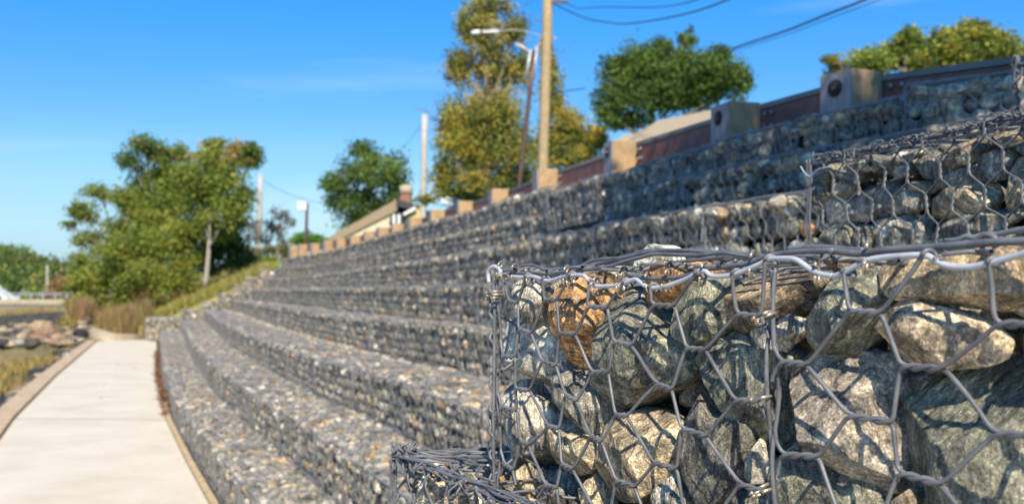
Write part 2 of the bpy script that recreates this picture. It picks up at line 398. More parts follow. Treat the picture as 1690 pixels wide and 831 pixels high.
def fill_shell(P0, u, inn, L, H, D, front=True, top=True, topdepth=None, ends=(False, False), ref='', size=.075, core=None):
    """P0: front bottom near corner, u along the face, inn into the wall"""
    P0 = np.asarray(P0, float); up = np.array([0, 0, 1.0])
    def layer(o, a, b, La, Lb, nout, face):
        nb = max(1, round(Lb/(size*.82))); na = max(1, round(La/size))
        for j in range(nb):
            sh = rng.uniform(-.4, .4)
            for i in range(na):
                p = o+a*((i+.5+sh*.6+rng.uniform(-.15, .15))*La/na)+b*((j+.5+rng.uniform(-.14, .14))*Lb/nb)
                sz = size*rng.uniform(.44, .74); p = p+nout*rng.uniform(-.014, .008)
                e1 = a*math.cos(t_)+b*math.sin(t_) if (t_ := rng.uniform(-.35, .35)) or True else a
                e2 = -a*math.sin(t_)+b*math.cos(t_)
                R = frame(e1, e2, nout)@randsmall(.35)
                s = np.array([sz*rng.uniform(.95, 1.25), sz*rng.uniform(.95, 1.2), sz*.85])
                add_stone(p-nout*(s[2]*(.62 if face != 'top' else .46)+.004), R, s, (face, j+1, i+1, ref))
    if front: layer(P0+up*.004, u, up, L, H-.008, -inn, 'face')
    if top: layer(P0+up*H, u, inn, L, topdepth or D, up, 'top')
    for k, fl in enumerate(ends):
        if fl: layer(P0+(u*L if k else 0), inn, up, D, H, u*(1 if k else -1), 'end')
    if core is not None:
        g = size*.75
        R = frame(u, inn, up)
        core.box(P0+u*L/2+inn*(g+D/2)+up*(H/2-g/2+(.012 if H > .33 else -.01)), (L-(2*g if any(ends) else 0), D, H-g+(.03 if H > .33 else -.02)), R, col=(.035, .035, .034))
def randsmall(a):
    x, y, z = rng.uniform(-a, a, 3)
    A = np.array([[1, 0, 0], [0, math.cos(x), -math.sin(x)], [0, math.sin(x), math.cos(x)]])
    B = np.array([[math.cos(y), 0, math.sin(y)], [0, 1, 0], [-math.sin(y), 0, math.cos(y)]])
    return Rz(z)@A@B

# ------------------------------------------------------------------ wire mesh panels
def hex_simple(mb, o, a, b, La, Lb, r=.0029, w=.08, P=.14, tw=.045, jit=.004, nout=None, k=3):
    """twists along b, pitch w across a"""
    na = int(La/(w/2)); nodes = {}
    nb = int(math.ceil(Lb/(P/2)))+1
    def pt(i, t):
        x = min(max(i*w/2, 0), La); y = min(max(t, 0), Lb)
        q = o+a*x+b*y
        if nout is not None: q = q+nout*(.004+.010*math.sin(x*9+y*13)+.006*math.sin(x*23+y*5))
        return q+rng.uniform(-jit, jit, 3)
    for i in range(na+1):
        for j in range(-1, nb+1):
            if (i+j) % 2: continue
            yc = j*P/2
            if yc-tw/2 > Lb or yc+tw/2 < 0: continue
            nodes[(i, j)] = (pt(i, yc-tw/2), pt(i, yc+tw/2))
    for (i, j), (p, q) in nodes.items():
        if np.linalg.norm(p-q) > 1e-3: mb.tube([p, q], r*1.35, k, caps=False)
        for di in (-1, 1):
            if (i+di, j+1) in nodes:
                t = nodes[(i+di, j+1)][0]; mb.tube([q, t], r, k, caps=False)
def hex_twist(mb, fn, cols, rows, a, tl, turns=1.5, k=7, rad=.0022, sw=None, top=None):
    """real double-twist mesh. fn(c, r)->3D point, c column (1 = a full repeat), r row; cols/rows ranges of nodes.
    fn returns point, out normal is a"""
    for r in rows:
        for c in cols(r):
            for sgn in (1, -1):
                # strand goes: left diagonal (from row r+sgn) -> twist -> right diagonal (to row r-sgn)
                P = []
                cA = fn(c-.5, r+sgn); c0 = fn(c-tl/2, r); c1 = fn(c+tl/2, r); cB = fn(c+.5, r-sgn)
                ee = fn(c-.5+tl/2, r+sgn); eb = fn(c+.5-tl/2, r-sgn)
                vdir = fn(c, r-1)-fn(c, r+1); vdir /= np.linalg.norm(vdir)
                mA = (ee+c0)/2; mB = (eb+c1)/2
                s0 = c0-vdir*rad*sgn; s1 = c1+vdir*rad*sgn
                nd = 7
                if top is not None and r == 1:
                    if sgn == -1: mA = top(c, -1)
                    else: mB = top(c, 1)
                for q in range(nd): P.append(mA+(s0-mA)*q/nd)
                nh = 16
                for q in range(nh+1):
                    t = q/nh; th = math.pi*(turns*2)*t
                    ce = c0+(c1-c0)*t
                    P.append(ce-vdir*sgn*rad*math.cos(th)+a*rad*math.sin(th)*sgn)
                for q in range(1, nd+1): P.append(s1+(mB-s1)*q/nd)
                P = np.array(P); 
                for _ in range(2): P[1:-1] = (P[:-2]+2*P[1:-1]+P[2:])/4
                P = P+np.stack([vnoise(P*34, 1), vnoise(P*34, 2), vnoise(P*34, 3)], 1)*.0011
                if sw is not None: P = sw(P)
                mb.tube(P, rad, k, caps=False)
def tangle(b, c, R, q, n=7, r=.0019, flat=None):
    P = []
    for _ in range(n):
        d = np.array([q.gauss(0, 1), q.gauss(0, 1), q.gauss(0, 1)]); d /= np.linalg.norm(d)
        if flat is not None: d = d+flat*q.uniform(-1.2, 1.2)
        P.append(c+d*R*q.uniform(.6, 1.15))
    b.tube(spline(P, 6), r, 6)
def clampbox(o, a, b, La, Lb):
    def f(P):
        for d, L in ((a, La), (b, Lb)):
            t = (P-o)@d; P = P+np.outer(np.clip(t, -.002, L)-t, d)
        return P
    return f
def spline(pts, m=8):
    P = np.array(pts, float); n = len(P)
    Q = np.vstack([2*P[0]-P[1], P, 2*P[-1]-P[-2]]); out = []
    for i in range(1, n):
        p0, p1, p2, p3 = Q[i-1], Q[i], Q[i+1], Q[i+2]
        for t in np.linspace(0, 1, m, endpoint=False):
            out.append(.5*((2*p1)+(-p0+p2)*t+(2*p0-5*p1+4*p2-p3)*t*t+(-p0+3*p1-3*p2+p3)*t**3))
    out.append(P[-1]); return np.array(out)

# ------------------------------------------------------------------ plan of the terraces
def xb(Z): return float(np.interp(Z, [-3, 1.5, 7.35, 9.2, 12.25, 18.4, 31.4, 60, 140], [2.2, .33, -2.12, -2.9, -4.15, -6.45, -11.1, -21.5, -48]))
LV = dict(E=.32, D=.645, C=.97, B=1.29, A=1.61, F=1.93, G=2.25, H=2.57)     # top heights above the path
OFF = {'E': [(0, 0), (31, 0)], 'D': [(2, .43), (10, .43), (31, .62)], 'C': [(2, .93), (10, .95), (31, 1.3)],
       'B': [(2, 1.5), (7, 1.62), (31, 2.1)], 'A': [(2, 1.3), (6.2, 1.62), (8, 1.95), (12, 2.25), (20, 2.65), (31, 2.7)], 'F': [(2, 1.5), (3.7, 1.54), (6.2, 1.82), (8, 2.12), (12, 2.75), (20, 3.2), (26, 3.3), (31, 3.05)],
       'G': [(2, 2.2), (6.6, 2.33), (6.62, 2.68), (12, 3.1), (20, 3.65), (26, 3.8), (31, 3.4)], 'H': [(2, 2.62), (8, 2.72), (31, 3.75)]}
ZR = {'E': (2.6, 31.3), 'D': (2.5, 31.2), 'C': (2.4, 31.2), 'B': (2.2, 31.2), 'A': (2.6, 31.3), 'F': (3.1, 31.4), 'G': (3.2, 31.5), 'H': (3.75, 31.6)}
RL = [(3.4, 3.1), (3.9, 2.42), (4.3, 1.97), (4.9, 1.67), (5.8, 1.30), (7.7, .84), (9.7, .33), (12.1, -.15), (13.9, -.66), (15.7, -1.18), (19.6, -2.3), (26, -4.46), (31.4, -7.05), (60, -17)]
rz_, rx_ = [a for a, _ in RL], [b for _, b in RL]
def xrail(Z): return float(np.interp(Z, rz_, rx_))
NMAIN = np.array([.93, .37, 0])
def tpt(t, Z):
    if t == 'H': return np.array([xrail(Z)-.22, Z, 0])
    o = np.interp(Z, [a for a, _ in OFF[t]], [b for _, b in OFF[t]])
    n = NMAIN if Z < 14 else nrm([.94, .34, 0])
    return np.array([xb(Z)+o/n[0], Z, 0])     # offset measured square to the wall, slid along x
def hlev(t, Z):
    if t == 'H': return CZ+float(np.interp(Z, [3.7, 4.07, 4.5, 5.1, 5.8, 7.1, 8.5, 10.9, 15, 19, 26, 31], [.885, .89, .87, .825, .84, .84, .88, .98, 1.05, 1.08, 1.06, 1.01]))
    if t == 'G': return CZ+float(np.interp(Z, [3, 6.6, 9, 31], [.67, .67, .69, .70]))
    return LV[t]
# shared far basket meshes (1.4 m long)
BL = 1.4
far_meshes = {}
def far_basket_mesh(kind):
    H = .32; D = .55
    mb = MB(); X = np.array([1., 0, 0]); Y = np.array([0, 1., 0]); Zv = np.array([0, 0, 1.])
    hex_simple(mb, np.zeros(3), X, Zv, BL, H, nout=-Y)
    hex_simple(mb, Zv*H, X, Y, BL, D, r=.0022, nout=Zv)
    if kind == 1:
        hex_simple(mb, np.zeros(3), Y, Zv, D, H, nout=-X)
    for o, d, L in ((np.zeros(3), X, BL), (Zv*H, X, BL), (Zv*H+Y*D, X, BL), (np.zeros(3), Zv, H), (X*BL, Zv, H), (Zv*H, Y, D), (Zv*H+X*BL, Y, D)):
        for q in (0, .006):
            pp = [o+d*L*t+rng.uniform(-.004, .004, 3)+np.array([q, -.006, q]) for t in np.linspace(0, 1, 9)]
            mb.tube(pp, .0030, 4, caps=False)
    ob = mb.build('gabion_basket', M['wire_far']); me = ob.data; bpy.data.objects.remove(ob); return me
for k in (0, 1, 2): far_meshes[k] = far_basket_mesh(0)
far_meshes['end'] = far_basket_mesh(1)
CORE = MB()  # rubble core boxes; near-black colour stands in for shade between stones
BASK = []
TN = {'E': 'lowest', 'D': 'second', 'C': 'third', 'B': 'fourth', 'A': 'fifth', 'F': 'sixth', 'G': 'seventh', 'H': 'topmost'}
def put_basket(P, u, L, H, label, kind=0, group='wire baskets of the stone terraces', flip=False):
    ob = bpy.data.objects.new('gabion_basket', far_meshes[kind]); COL.objects.link(ob)
    ob.location = [float(t) for t in P]; ob.rotation_euler = (0, 0, math.atan2(u[1], u[0]))
    ob.scale = (L/BL, 1, H/.32); tag(ob, label, 'gabion', group); BASK.append(ob); return ob
for t in 'EDCBAFGH':
    z0, z1 = ZR[t]; Z = z0; i = 0
    brk = {'G': 6.61}.get(t)
    while Z < z1-.3:
        i += 1
        Zn = Z+(BL*.93 if t != 'H' or Z > 6 else .62)
        if brk and Z < brk-.2 and Zn > brk-.35: Zn = brk-.001
        elif brk and abs(Z-brk) < .05: Z = brk+.03; Zn = Z+BL*.93
        if Zn > z1-.4: Zn = z1
        a = tpt(t, Z); b = tpt(t, Zn)
        # local frame: u runs from the far end to the near end so that "inn" = wall side is +Y of the mesh
        uu = nrm(b-a); L = float(np.linalg.norm(b-a)); inn = np.array([uu[1], -uu[0], 0])
        top = hlev(t, (Z+Zn)/2)+(rnd.uniform(-.012, .012) if Z > 2.8 else 0); sb_ = rnd.uniform(-.014, .014); a = a+np.array([.93, .37, 0])*sb_; b = b+np.array([.93, .37, 0])*(sb_+rnd.uniform(-.008, .008)); H = .32 if t not in 'H' else .34
        last = (brk and abs(Zn-brk) < .01) or Zn == z1
        P = b+np.array([0, 0, top-H]); uf = -uu
        # mesh X axis = uf (far -> near); +Y must be inn: rotate X by +90deg
        yv = np.array([-uf[1], uf[0], 0])
        assert np.dot(yv, inn) > .9
        ref = '%s basket in the %s tier' % (ORD[i], TN[t])
        put_basket(P, uf, L, H, 'wire gabion, %s, counted from the near end' % ref, 'end' if last else rnd.choice([0, 1, 2]))
        td = {'E': .62, 'D': .68, 'C': .9, 'B': .55, 'A': .4, 'H': .3}.get(t, .2)
        fill_shell(P, uf, inn, L, H, .5, True, True, td, (bool(last), False), ref, core=CORE, size=.088 if Z < 14 else .1)
        Z = Zn

# wing walls at the far end, faces turned to the viewer
wing = [('D', 240, 302, 31.2, .66), ('C', 299, 350, 31.5, .32), ('B', 332, 380, 31.9, .32), ('A', 360, 405, 32.2, .32), ('F', 383, 430, 32.4, .32), ('G', 404, 452, 32.7, .32), ('H', 428, 478, 33.0, .32)]
wt = [.92, .67, .40, .13, -.14, -.42, -.66]
WINGP = []
for k, (t, xa, xc, Z, H) in enumerate(wing):
    A_ = px(xa, 0, Z); C_ = px(xc, 0, Z); A_[2] = 0; C_[2] = 0
    top = CZ+[-.84, -.585, -.33, -.07, .20, .46, .72][k]
    u = nrm(C_-A_); L = float(np.linalg.norm(C_-A_)); P = A_+np.array([0, 0, top-H])
    # two baskets high so that each step rests on the one below
    ref = 'end basket of the %s tier' % TN[t]
    put_basket(P, u, L, H, 'short pale %s, facing the viewer' % ref, 'end', 'short end baskets beside the grass slope')
    fill_shell(P, u, np.array([-u[1], u[0], 0]), L, H, .5, True, True, .5, (True, False), ref, core=CORE, size=.1)
    if k:
        put_basket(P-np.array([0, 0, .32]), u, L, .32, 'lower basket beneath the short pale %s' % ref, 0, 'short end baskets beside the grass slope')
        fill_shell(P-np.array([0, 0, .32]), u, np.array([-u[1], u[0], 0]), L, .32, .5, True, False, .5, (True, False), ref+' beneath', core=CORE, size=.1)
    WINGP.append((P, L, top))

# ------------------------------------------------------------------ near pier
c0 = np.array([-.026, 1.43, 0]); u0 = nrm([.497, -.868, 0]); n_in = nrm([.868, .497, 0]); UP = np.array([0, 0, 1.])
def face_pt(s, z, off=0): return c0+u0*s+np.array([0, 0, CZ+z])+n_in*off
def unproj(x, y, off, o=c0, nn=n_in):
    d = np.array([(x-CX)/FPX, 1, (HY-y)/FPX]); oo = np.array([o[0], o[1], CZ])+nn*off
    t = np.dot(oo-np.array([0, 0, CZ]), nn)/np.dot(d, nn)
    return np.array([0, 0, CZ])+d*t
def to_face(p): q = p-face_pt(0, 0); return float(q@u0), float(q[2])
near_st = [
 ('pale grey', 'small pale grey stone in the top left corner of the nearest basket', [(846,463),(870,466),(888,484),(892,500),(884,526),(862,529),(850,515),(845,490)], .028),
 ('dark grey', 'dark round stone left of the rust-orange stone, nearest basket', [(908,455),(930,453),(944,466),(942,490),(928,508),(905,516),(892,508),(894,478)], .045),
 ('rust-orange', 'tall rust-orange stone near the corner of the nearest basket', [(950,472),(965,460),(985,468),(1002,500),(994,560),(987,594),(960,602),(940,592),(929,560),(925,530),(932,500)], .026),
 ('white-speckled', 'white and grey speckled stone below the small corner stone', [(836,535),(885,518),(928,528),(946,560),(938,600),(944,642),(905,648),(866,622),(840,580)], .036),
 ('green-grey', 'tall streaked green-grey stone right of the rust-orange stone', [(1000,505),(1030,495),(1065,505),(1100,530),(1125,570),(1140,597),(1120,627),(1080,652),(1050,674),(1015,667),(995,630),(987,590),(990,540)], .024),
 ('grey', 'upright grey stone directly under the rust-orange stone', [(912,642),(930,612),(960,603),(985,618),(998,650),(996,702),(980,720),(955,704),(925,692),(911,670)], .03),
 ('pale grey', 'pale streaked stone against the left edge, halfway down the nearest basket', [(838,640),(855,632),(872,650),(902,665),(914,702),(907,742),(895,768),(865,757),(845,722),(836,680)], .034),
 ('tan', 'small tan and grey stone left of the big rounded tan one', [(914,717),(930,696),(957,704),(988,725),(987,757),(970,778),(945,780),(918,762)], .03),
 ('tan', 'big rounded tan-brown stone low in the nearest basket', [(990,737),(1008,700),(1048,679),(1085,683),(1110,705),(1118,750),(1106,792),(1070,820),(1030,824),(1003,802),(989,767)], .026),
 ('dark grey', 'dark flat stone at the bottom left of the nearest basket', [(872,800),(903,777),(950,780),(964,800),(957,860),(880,860)], .05),
 ('tan', 'small tan stone in the bottom left corner of the nearest basket', [(852,785),(870,768),(878,800),(874,860),(848,860),(845,810)], .034),
 ('tan', 'thin upright stone at the bottom, right of the dark flat one', [(964,802),(984,777),(994,800),(1002,860),(960,860)], .04),
 ('rust-orange', 'bright orange stone under the top wires of the nearest basket', [(1058,446),(1098,434),(1150,432),(1180,446),(1160,470),(1110,500),(1082,504),(1060,482)], .05),
 ('green-grey', 'rounded mottled green stone under the white wire, nearest basket', [(1112,507),(1125,480),(1160,464),(1200,464),(1217,490),(1203,522),(1177,552),(1145,564),(1120,552),(1109,530)], .028),
 ('green-grey', 'large slanting green-grey slab left of the wire seam', [(1142,578),(1180,546),(1215,530),(1262,556),(1300,600),(1312,660),(1302,727),(1270,740),(1235,702),(1200,662),(1178,622),(1152,594)], .034),
 ('brown', 'brown stone with ring shadows at the wire seam', [(1205,505),(1214,466),(1260,452),(1320,446),(1350,462),(1345,495),(1312,522),(1280,532),(1240,548),(1213,542)], .036),
 ('pale grey', 'small pale wedge below the brown stone at the seam', [(1245,548),(1300,520),(1328,530),(1312,562),(1290,574),(1260,568)], .03),
 ('green-grey', 'green mottled stone right of the wire seam, upper row', [(1316,562),(1325,538),(1360,482),(1400,450),(1447,448),(1472,468),(1482,490),(1456,512),(1442,540),(1430,572),(1390,582),(1340,580)], .022),
 ('tan', 'long tan-brown stone across the top right of the nearest wall', [(1455,447),(1480,430),(1560,421),(1640,405),(1740,410),(1750,492),(1640,512),(1560,502),(1500,492),(1465,477)], .022),
 ('orange-stained', 'whitish stone with orange stains under the long tan one', [(1442,550),(1470,510),(1500,497),(1560,509),(1612,530),(1647,560),(1642,592),(1600,604),(1540,602),(1500,602),(1460,582)], .02),
 ('pinkish grey', 'pinkish granite block in the middle right of the nearest wall', [(1317,640),(1322,600),(1345,588),(1400,578),(1430,590),(1465,594),(1482,640),(1492,680),(1482,762),(1465,803),(1430,787),(1370,742),(1330,702)], .02),
 ('green-grey', 'huge mossy green-grey boulder in the lower right corner', [(1484,682),(1530,645),(1600,604),(1652,602),(1700,636),(1760,700),(1760,880),(1500,880),(1476,790)], .02),
 ('grey', 'grey stone at the right edge above the huge green one', [(1678,560),(1720,528),(1770,560),(1760,640),(1712,640)], .03),
 ('dark grey', 'tall dark streaked stone right of the big tan one', [(1108,702),(1123,660),(1145,633),(1167,650),(1190,690),(1232,706),(1234,770),(1217,802),(1182,840),(1130,850),(1115,792),(1110,742)], .024),
 ('grey', 'small grey stone at the bottom edge, left of the tall dark one', [(1078,840),(1089,800),(1113,788),(1128,820),(1130,870),(1080,870)], .03),
 ('pale grey', 'thin pale sliver left of the lower wire seam', [(1232,762),(1237,722),(1257,735),(1274,770),(1262,794),(1240,792)], .045),
 ('dark grey', 'dark stone at the bottom beside the wire seam', [(1205,815),(1260,787),(1292,802),(1284,870),(1200,870)], .045),
 ('green-grey', 'greenish pointed stone under the pinkish granite block', [(1285,802),(1295,760),(1320,733),(1347,735),(1402,762),(1444,802),(1466,870),(1290,870)], .026),
 ('brown', 'brown stone at the bottom between green pointed and huge green ones', [(1468,840),(1500,806),(1520,806),(1500,870),(1465,870)], .03),
 ('grey', 'flat grey stone under the top wires, left of the bright orange one', [(950,452),(1000,440),(1055,438),(1064,456),(1020,476),(975,468)], .08),
 ('tan', 'low tan stone under the thick top wires right of the seam', [(1350,430),(1400,420),(1446,428),(1430,448),(1370,450)], .07),
 ('grey', 'grey stone behind the left edge wires, lower nearest basket', [(836,748),(850,742),(868,765),(855,790),(838,792)], .06),
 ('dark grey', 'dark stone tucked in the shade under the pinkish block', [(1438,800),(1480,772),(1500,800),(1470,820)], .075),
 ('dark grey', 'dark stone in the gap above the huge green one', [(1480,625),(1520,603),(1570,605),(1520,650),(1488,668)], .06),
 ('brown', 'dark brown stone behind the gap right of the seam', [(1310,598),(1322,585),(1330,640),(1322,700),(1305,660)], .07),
]
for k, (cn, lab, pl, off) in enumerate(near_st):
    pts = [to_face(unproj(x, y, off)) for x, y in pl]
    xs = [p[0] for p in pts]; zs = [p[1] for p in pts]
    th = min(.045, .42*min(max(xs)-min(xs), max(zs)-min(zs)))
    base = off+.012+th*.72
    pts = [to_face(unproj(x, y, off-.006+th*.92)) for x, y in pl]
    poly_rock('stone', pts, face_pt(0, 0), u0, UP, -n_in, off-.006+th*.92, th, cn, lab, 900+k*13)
# white-speckled stone standing proud of the lid
pts = [to_face(unproj(x, y, .2)) for x, y in [(1050,412),(1075,404),(1094,408),(1108,440),(1085,462),(1052,460)]]
poly_rock('stone', pts, face_pt(0, 0), u0, UP, -n_in, .2, .035, 'white-speckled', 'white-speckled stone poking up above the top wires', 5001)
# filling behind the traced stones (second layer), and pier body
def hidden_layer(o, u, L, z0, z1, off, size, cols=None):
    nb = max(1, int((z1-z0)/(size*.8))); na = int(L/size)
    for j in range(nb):
        for i in range(na):
            p = o+u*((i+.5+rng.uniform(-.2, .2))*L/na)+UP*(z0+(j+.5)*(z1-z0)/nb)+n_in*(off+rng.uniform(-.01, .015))
            sz = size*rng.uniform(.6, .8)
            STONES.append(dict(c=p, R=randrot(), s=np.array([sz, sz*.9, sz*.8]), cn=pk[rng.choice(len(pk), p=pw)], where=None, t=int(rng.integers(14)), hi=True))
o0 = np.array([c0[0], c0[1], 0])
hidden_layer(o0+u0*.03, u0, 1.22, CZ-.30, CZ+.0, .135, .085)
# top layer under the lid
for i in range(16):
    for j in range(5):
        p = o0+u0*(.05+i*.077+rng.uniform(-.01, .01))+n_in*(.13+j*.085+rng.uniform(-.01, .01))+UP*(CZ-.018+rng.uniform(-.008, .006))
        sz = rng.uniform(.038, .05)
        STONES.append(dict(c=p, R=randsmall(.4)@Rz(rng.uniform(0, 6)), s=np.array([sz*1.1, sz, sz*.8]), cn=pk[rng.choice(len(pk), p=pw)], where=None, t=int(rng.integers(14)), hi=True))
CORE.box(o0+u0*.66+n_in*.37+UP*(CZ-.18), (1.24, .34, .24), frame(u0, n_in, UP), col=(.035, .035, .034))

white = [(843,456),(862,457),(880,456),(903,463),(918,460),(930,456),(946,454),(962,454),(969,459),(977,469),(990,472),(1020,470),(1040,463),(1050,461),(1060,468),(1072,474),(1095,473),(1130,461),(1160,447),(1175,455),(1200,455),(1225,448),(1255,435),(1270,427),(1290,426),(1310,427),(1325,435),(1340,446),(1355,452),(1375,455)]
white2 = [(1376,456),(1392,450),(1410,440),(1430,430),(1455,425),(1490,422),(1525,421),(1540,427),(1555,435),(1575,440),(1600,440),(1625,436),(1655,428),(1690,418),(1740,402),(1790,392)]
SV = sorted([(lambda a: (a[0], a[1]))(to_face(unproj(x, y, 0))) for x, y in white+white2])
def near_basket(name_label, s0, s1, first, last):
    t = empty('gabion_basket', face_pt(s0, -.285)); tag(t, name_label, 'gabion', 'nearest wire baskets of the pier')
    loc = np.array(t.location)
    tab_c = [-1, 0, 1, 2, 3, 4, 5, 6, 7, 8, 9]; tab_s = [-.067, .044, .155, .263, .385, .5216, .662, .802, .942, 1.08, 1.22]
    def fn(c, r, rr=None):
        s = float(np.interp(c, tab_c, tab_s)); k = min(max(s/.5, 0), 1)
        s -= .006*(1-math.cos(math.pi*(r-1)))
        z = (-.012-.009*k)-(.0383+.0054*k)*(r-1)
        wob = .004*math.sin(c*5.1+r*2.3)+.003*math.sin(c*2.2-r*3.7); wz = .0035*math.sin(c*3.3+r*4.1)
        out = .004*math.sin(c*1.9+r*1.3)
        s2 = s+wob
        if first: s2 = max(s2, .006)
        return face_pt(s2, z+wz, out)
    mb = MB()
    def cols(r):
        half = 0 if r % 2 else .5
        out = []
        for m in range(-1, 9):
            c = m+half; s = float(np.interp(c, tab_c, tab_s))
            if s0+.012 < s < s1-.004: out.append(c)
        return out
    def sw(P):
        s = (P-face_pt(0, 0))@u0
        sc = np.clip(s, s0+.004, s1-.002); return P+np.outer(sc-s, u0)
    def topf(c, sd):
        s_ = float(np.interp(c+(.43 if sd > 0 else -.16), tab_c, tab_s)); s_ = min(max(s_, s0+.006), s1-.006)
        return face_pt(s_, float(np.interp(s_, [a for a, _ in SV], [b_ for _, b_ in SV])), -.002)
    hex_twist(mb, fn, cols, range(1, 8), -n_in, .30, 1.5, 8, .0021, sw, topf)
    for c in cols(1):
        for sd in (-1, 1):
            b0 = topf(c, sd)
            wrap = [b0+n_in*.003+UP*.0042*math.sin(q_)-n_in*.0045*math.cos(q_)+u0*.0021*q_ for q_ in np.linspace(0, 5.6, 14)]
            mb.tube(wrap, .0021, 8)
    mb.build('front_panel', M['wire'], t, True, None).location = -Vector(loc)
    # lid mesh
    mb = MB()
    def fl(c, r): return face_pt(0, .028, 0)+u0*(s0+r*.042)+n_in*(c*.135+.03)+UP*(.003*math.sin(c*3+r*1.7))
    nrow = int((s1-s0)/.042)
    hex_twist(mb, fl, lambda r: [(0 if r % 2 else .5)+m for m in range(0, 4)], range(1, nrow), UP, .30, 1.5, 6, .0021, clampbox(face_pt(s0, 0), u0, n_in, s1-s0, .5))
    mb.build('lid', M['wire'], t, True).location = -Vector(loc)
    mb = MB()
    hex_simple(mb, face_pt(s0 if first else s1, -.285, 0), n_in, UP, .5, .31, r=.0021, jit=.002, k=6)
    mb.build('end_panel', M['wire'], t, True).location = -Vector(loc)
    return t, loc
NB1, L1 = near_basket('nearest wire gabion with coarse hexagon mesh and brass rings, left of the seam', 0, .552, True, False)
NB2, L2 = near_basket('nearest right-hand wire gabion running out of frame, right of the seam', .552, 1.26, False, True)
def child_tube(parent, loc, name, px_pts, off, r, mat, m=7, k=10, wrapr=0):
    P = spline([unproj(x, y, o_) for x, y, o_ in [(p[0], p[1], p[2] if len(p) > 2 else off) for p in px_pts]], m)
    b = MB(); b.tube(P, r, k); ob = b.build(name, M[mat], parent, True); ob.location = -Vector([float(t) for t in loc]); return P
child_tube(NB1, L1, 'selvedge_wire', white, 0, .0026, 'selvedge_glint')
child_tube(NB2, L2, 'selvedge_wire', white2, 0, .0027, 'selvedge_glint')
for pts, off, r in (
 ([(826,449),(850,451),(880,450),(905,452),(930,448),(955,446),(985,443),(1010,438),(1035,430),(1060,424),(1080,419),(1110,420),(1150,421),(1190,417),(1215,420),(1240,424)], .012, .0023),
 ([(826,441),(850,441),(876,437),(900,444),(930,443),(955,440),(975,431),(1000,427),(1030,425),(1060,418),(1090,413),(1130,413),(1170,416),(1200,416),(1240,420),(1270,423)], .03, .0022),
 ([(826,445),(845,447),(880,449),(910,450),(940,449),(960,442),(985,435),(1010,429),(1040,421),(1062,414),(1090,412),(1120,414),(1160,414),(1190,418)], .05, .0022),
 ([(1036,452),(1050,455),(1070,459),(1095,459),(1120,457),(1142,452),(1160,444),(1185,442),(1210,438),(1235,434),(1262,424),(1290,418),(1330,414),(1376,413)], .006, .0026),
 ([(1075,440),(1100,436),(1130,431),(1160,428),(1190,424),(1215,424),(1245,428),(1270,430),(1300,431),(1340,432)], .05, .0021),
 ([(1100,415),(1130,419),(1160,424),(1190,427),(1215,430)], .09, .0021),
 ([(1185,422),(1190,412),(1198,418),(1203,428),(1212,422),(1206,412),(1196,420),(1200,430)], .05, .0022)):
    child_tube(NB1, L1, 'edge_wire', pts, off, r, 'wire')
for pts, off, r in (
 ([(1376,413),(1400,417),(1425,418),(1450,414),(1480,411),(1520,409),(1560,406),(1610,402),(1650,399),(1690,398),(1740,396)], .01, .0033),
 ([(1300,411),(1330,408),(1370,408),(1400,411),(1425,412)], .03, .0026),
 ([(1560,397),(1580,396),(1596,390),(1612,394),(1626,387),(1640,391),(1645,400),(1640,406),(1650,401),(1670,397),(1700,395)], .012, .0024),
 ([(1570,402),(1590,398),(1604,399),(1620,393),(1640,388),(1660,384),(1690,378),(1740,368)], .03, .0024),
 ([(1300,421),(1320,423),(1350,424),(1380,428),(1420,432)], .06, .0024)):
    child_tube(NB2, L2, 'edge_wire', pts, off, r, 'wire')
# seam uprights
def vert_wire(parent, loc, name, s_, z1, z0, amp, r, ph=0, turns=3, off=0, mat='wire'):
    t = np.linspace(0, 1, 60)
    P = np.array([face_pt(s_+amp*math.cos(turns*2*math.pi*q+ph)*(.6+.4*math.sin(9*q+ph)), z1+(z0-z1)*q, off+amp*math.sin(turns*2*math.pi*q+ph)) for q in t])
    b = MB(); b.tube(P, r, 8); o = b.build(name, M[mat], parent, True); o.location = -Vector([float(q) for q in loc])
vert_wire(NB1, L1, 'edge_wire', .549, .022, -.285, .0035, .0023, 0, 2)
vert_wire(NB2, L2, 'edge_wire', .557, .022, -.285, .0035, .0023, 2.6, 2)
for s_, z, tl in ((.545, -.02, 1), (.55, -.093, -1), (.552, -.175, 1)):
    pass
# corner bundle: upright, lacing wire with loops, pale hook
vert_wire(NB1, L1, 'edge_wire', .0, .02, -.285, .001, .0026, 0, 1)
vert_wire(NB1, L1, 'lacing_wire', -.004, .02, -.285, .0065, .0022, 1.0, 9, .002)
vert_wire(NB1, L1, 'lacing_wire', -.012, .0, -.285, .0055, .0021, 2.5, 5, .006)
vert_wire(NB1, L1, 'edge_wire', .008, .018, -.285, .003, .0021, 4, 2, .004)
child_tube(NB1, L1, 'hook', [(807,466),(806,450),(811,441),(819,440),(826,446),(824,455)], -.003, .0030, 'selvedge_glint')
for a, b2 in (((818,476), (812,700)), ((822,520), (806,640))):
    pass
def ring(parent, loc, x, y, R_=.0085, off=0, tilt=0., yaw=.35, r=.0013, open_=5.4):
    R_ *= 1.3; r *= 1.2
    c = unproj(x, y, off)
    a1 = nrm(UP*math.cos(tilt)+u0*math.sin(tilt)); a2 = nrm(-n_in*math.cos(yaw)+u0*math.sin(yaw)); c = c-n_in*.003
    P = [c+R_*(a1*math.sin(q)*1.12+a2*math.cos(q)) for q in np.linspace(.6, .6+open_, 26)]
    b = MB(); b.tube(P, r, 8); o = b.build('ring', M['ring'], parent, True); o.location = -Vector([float(q) for q in loc])
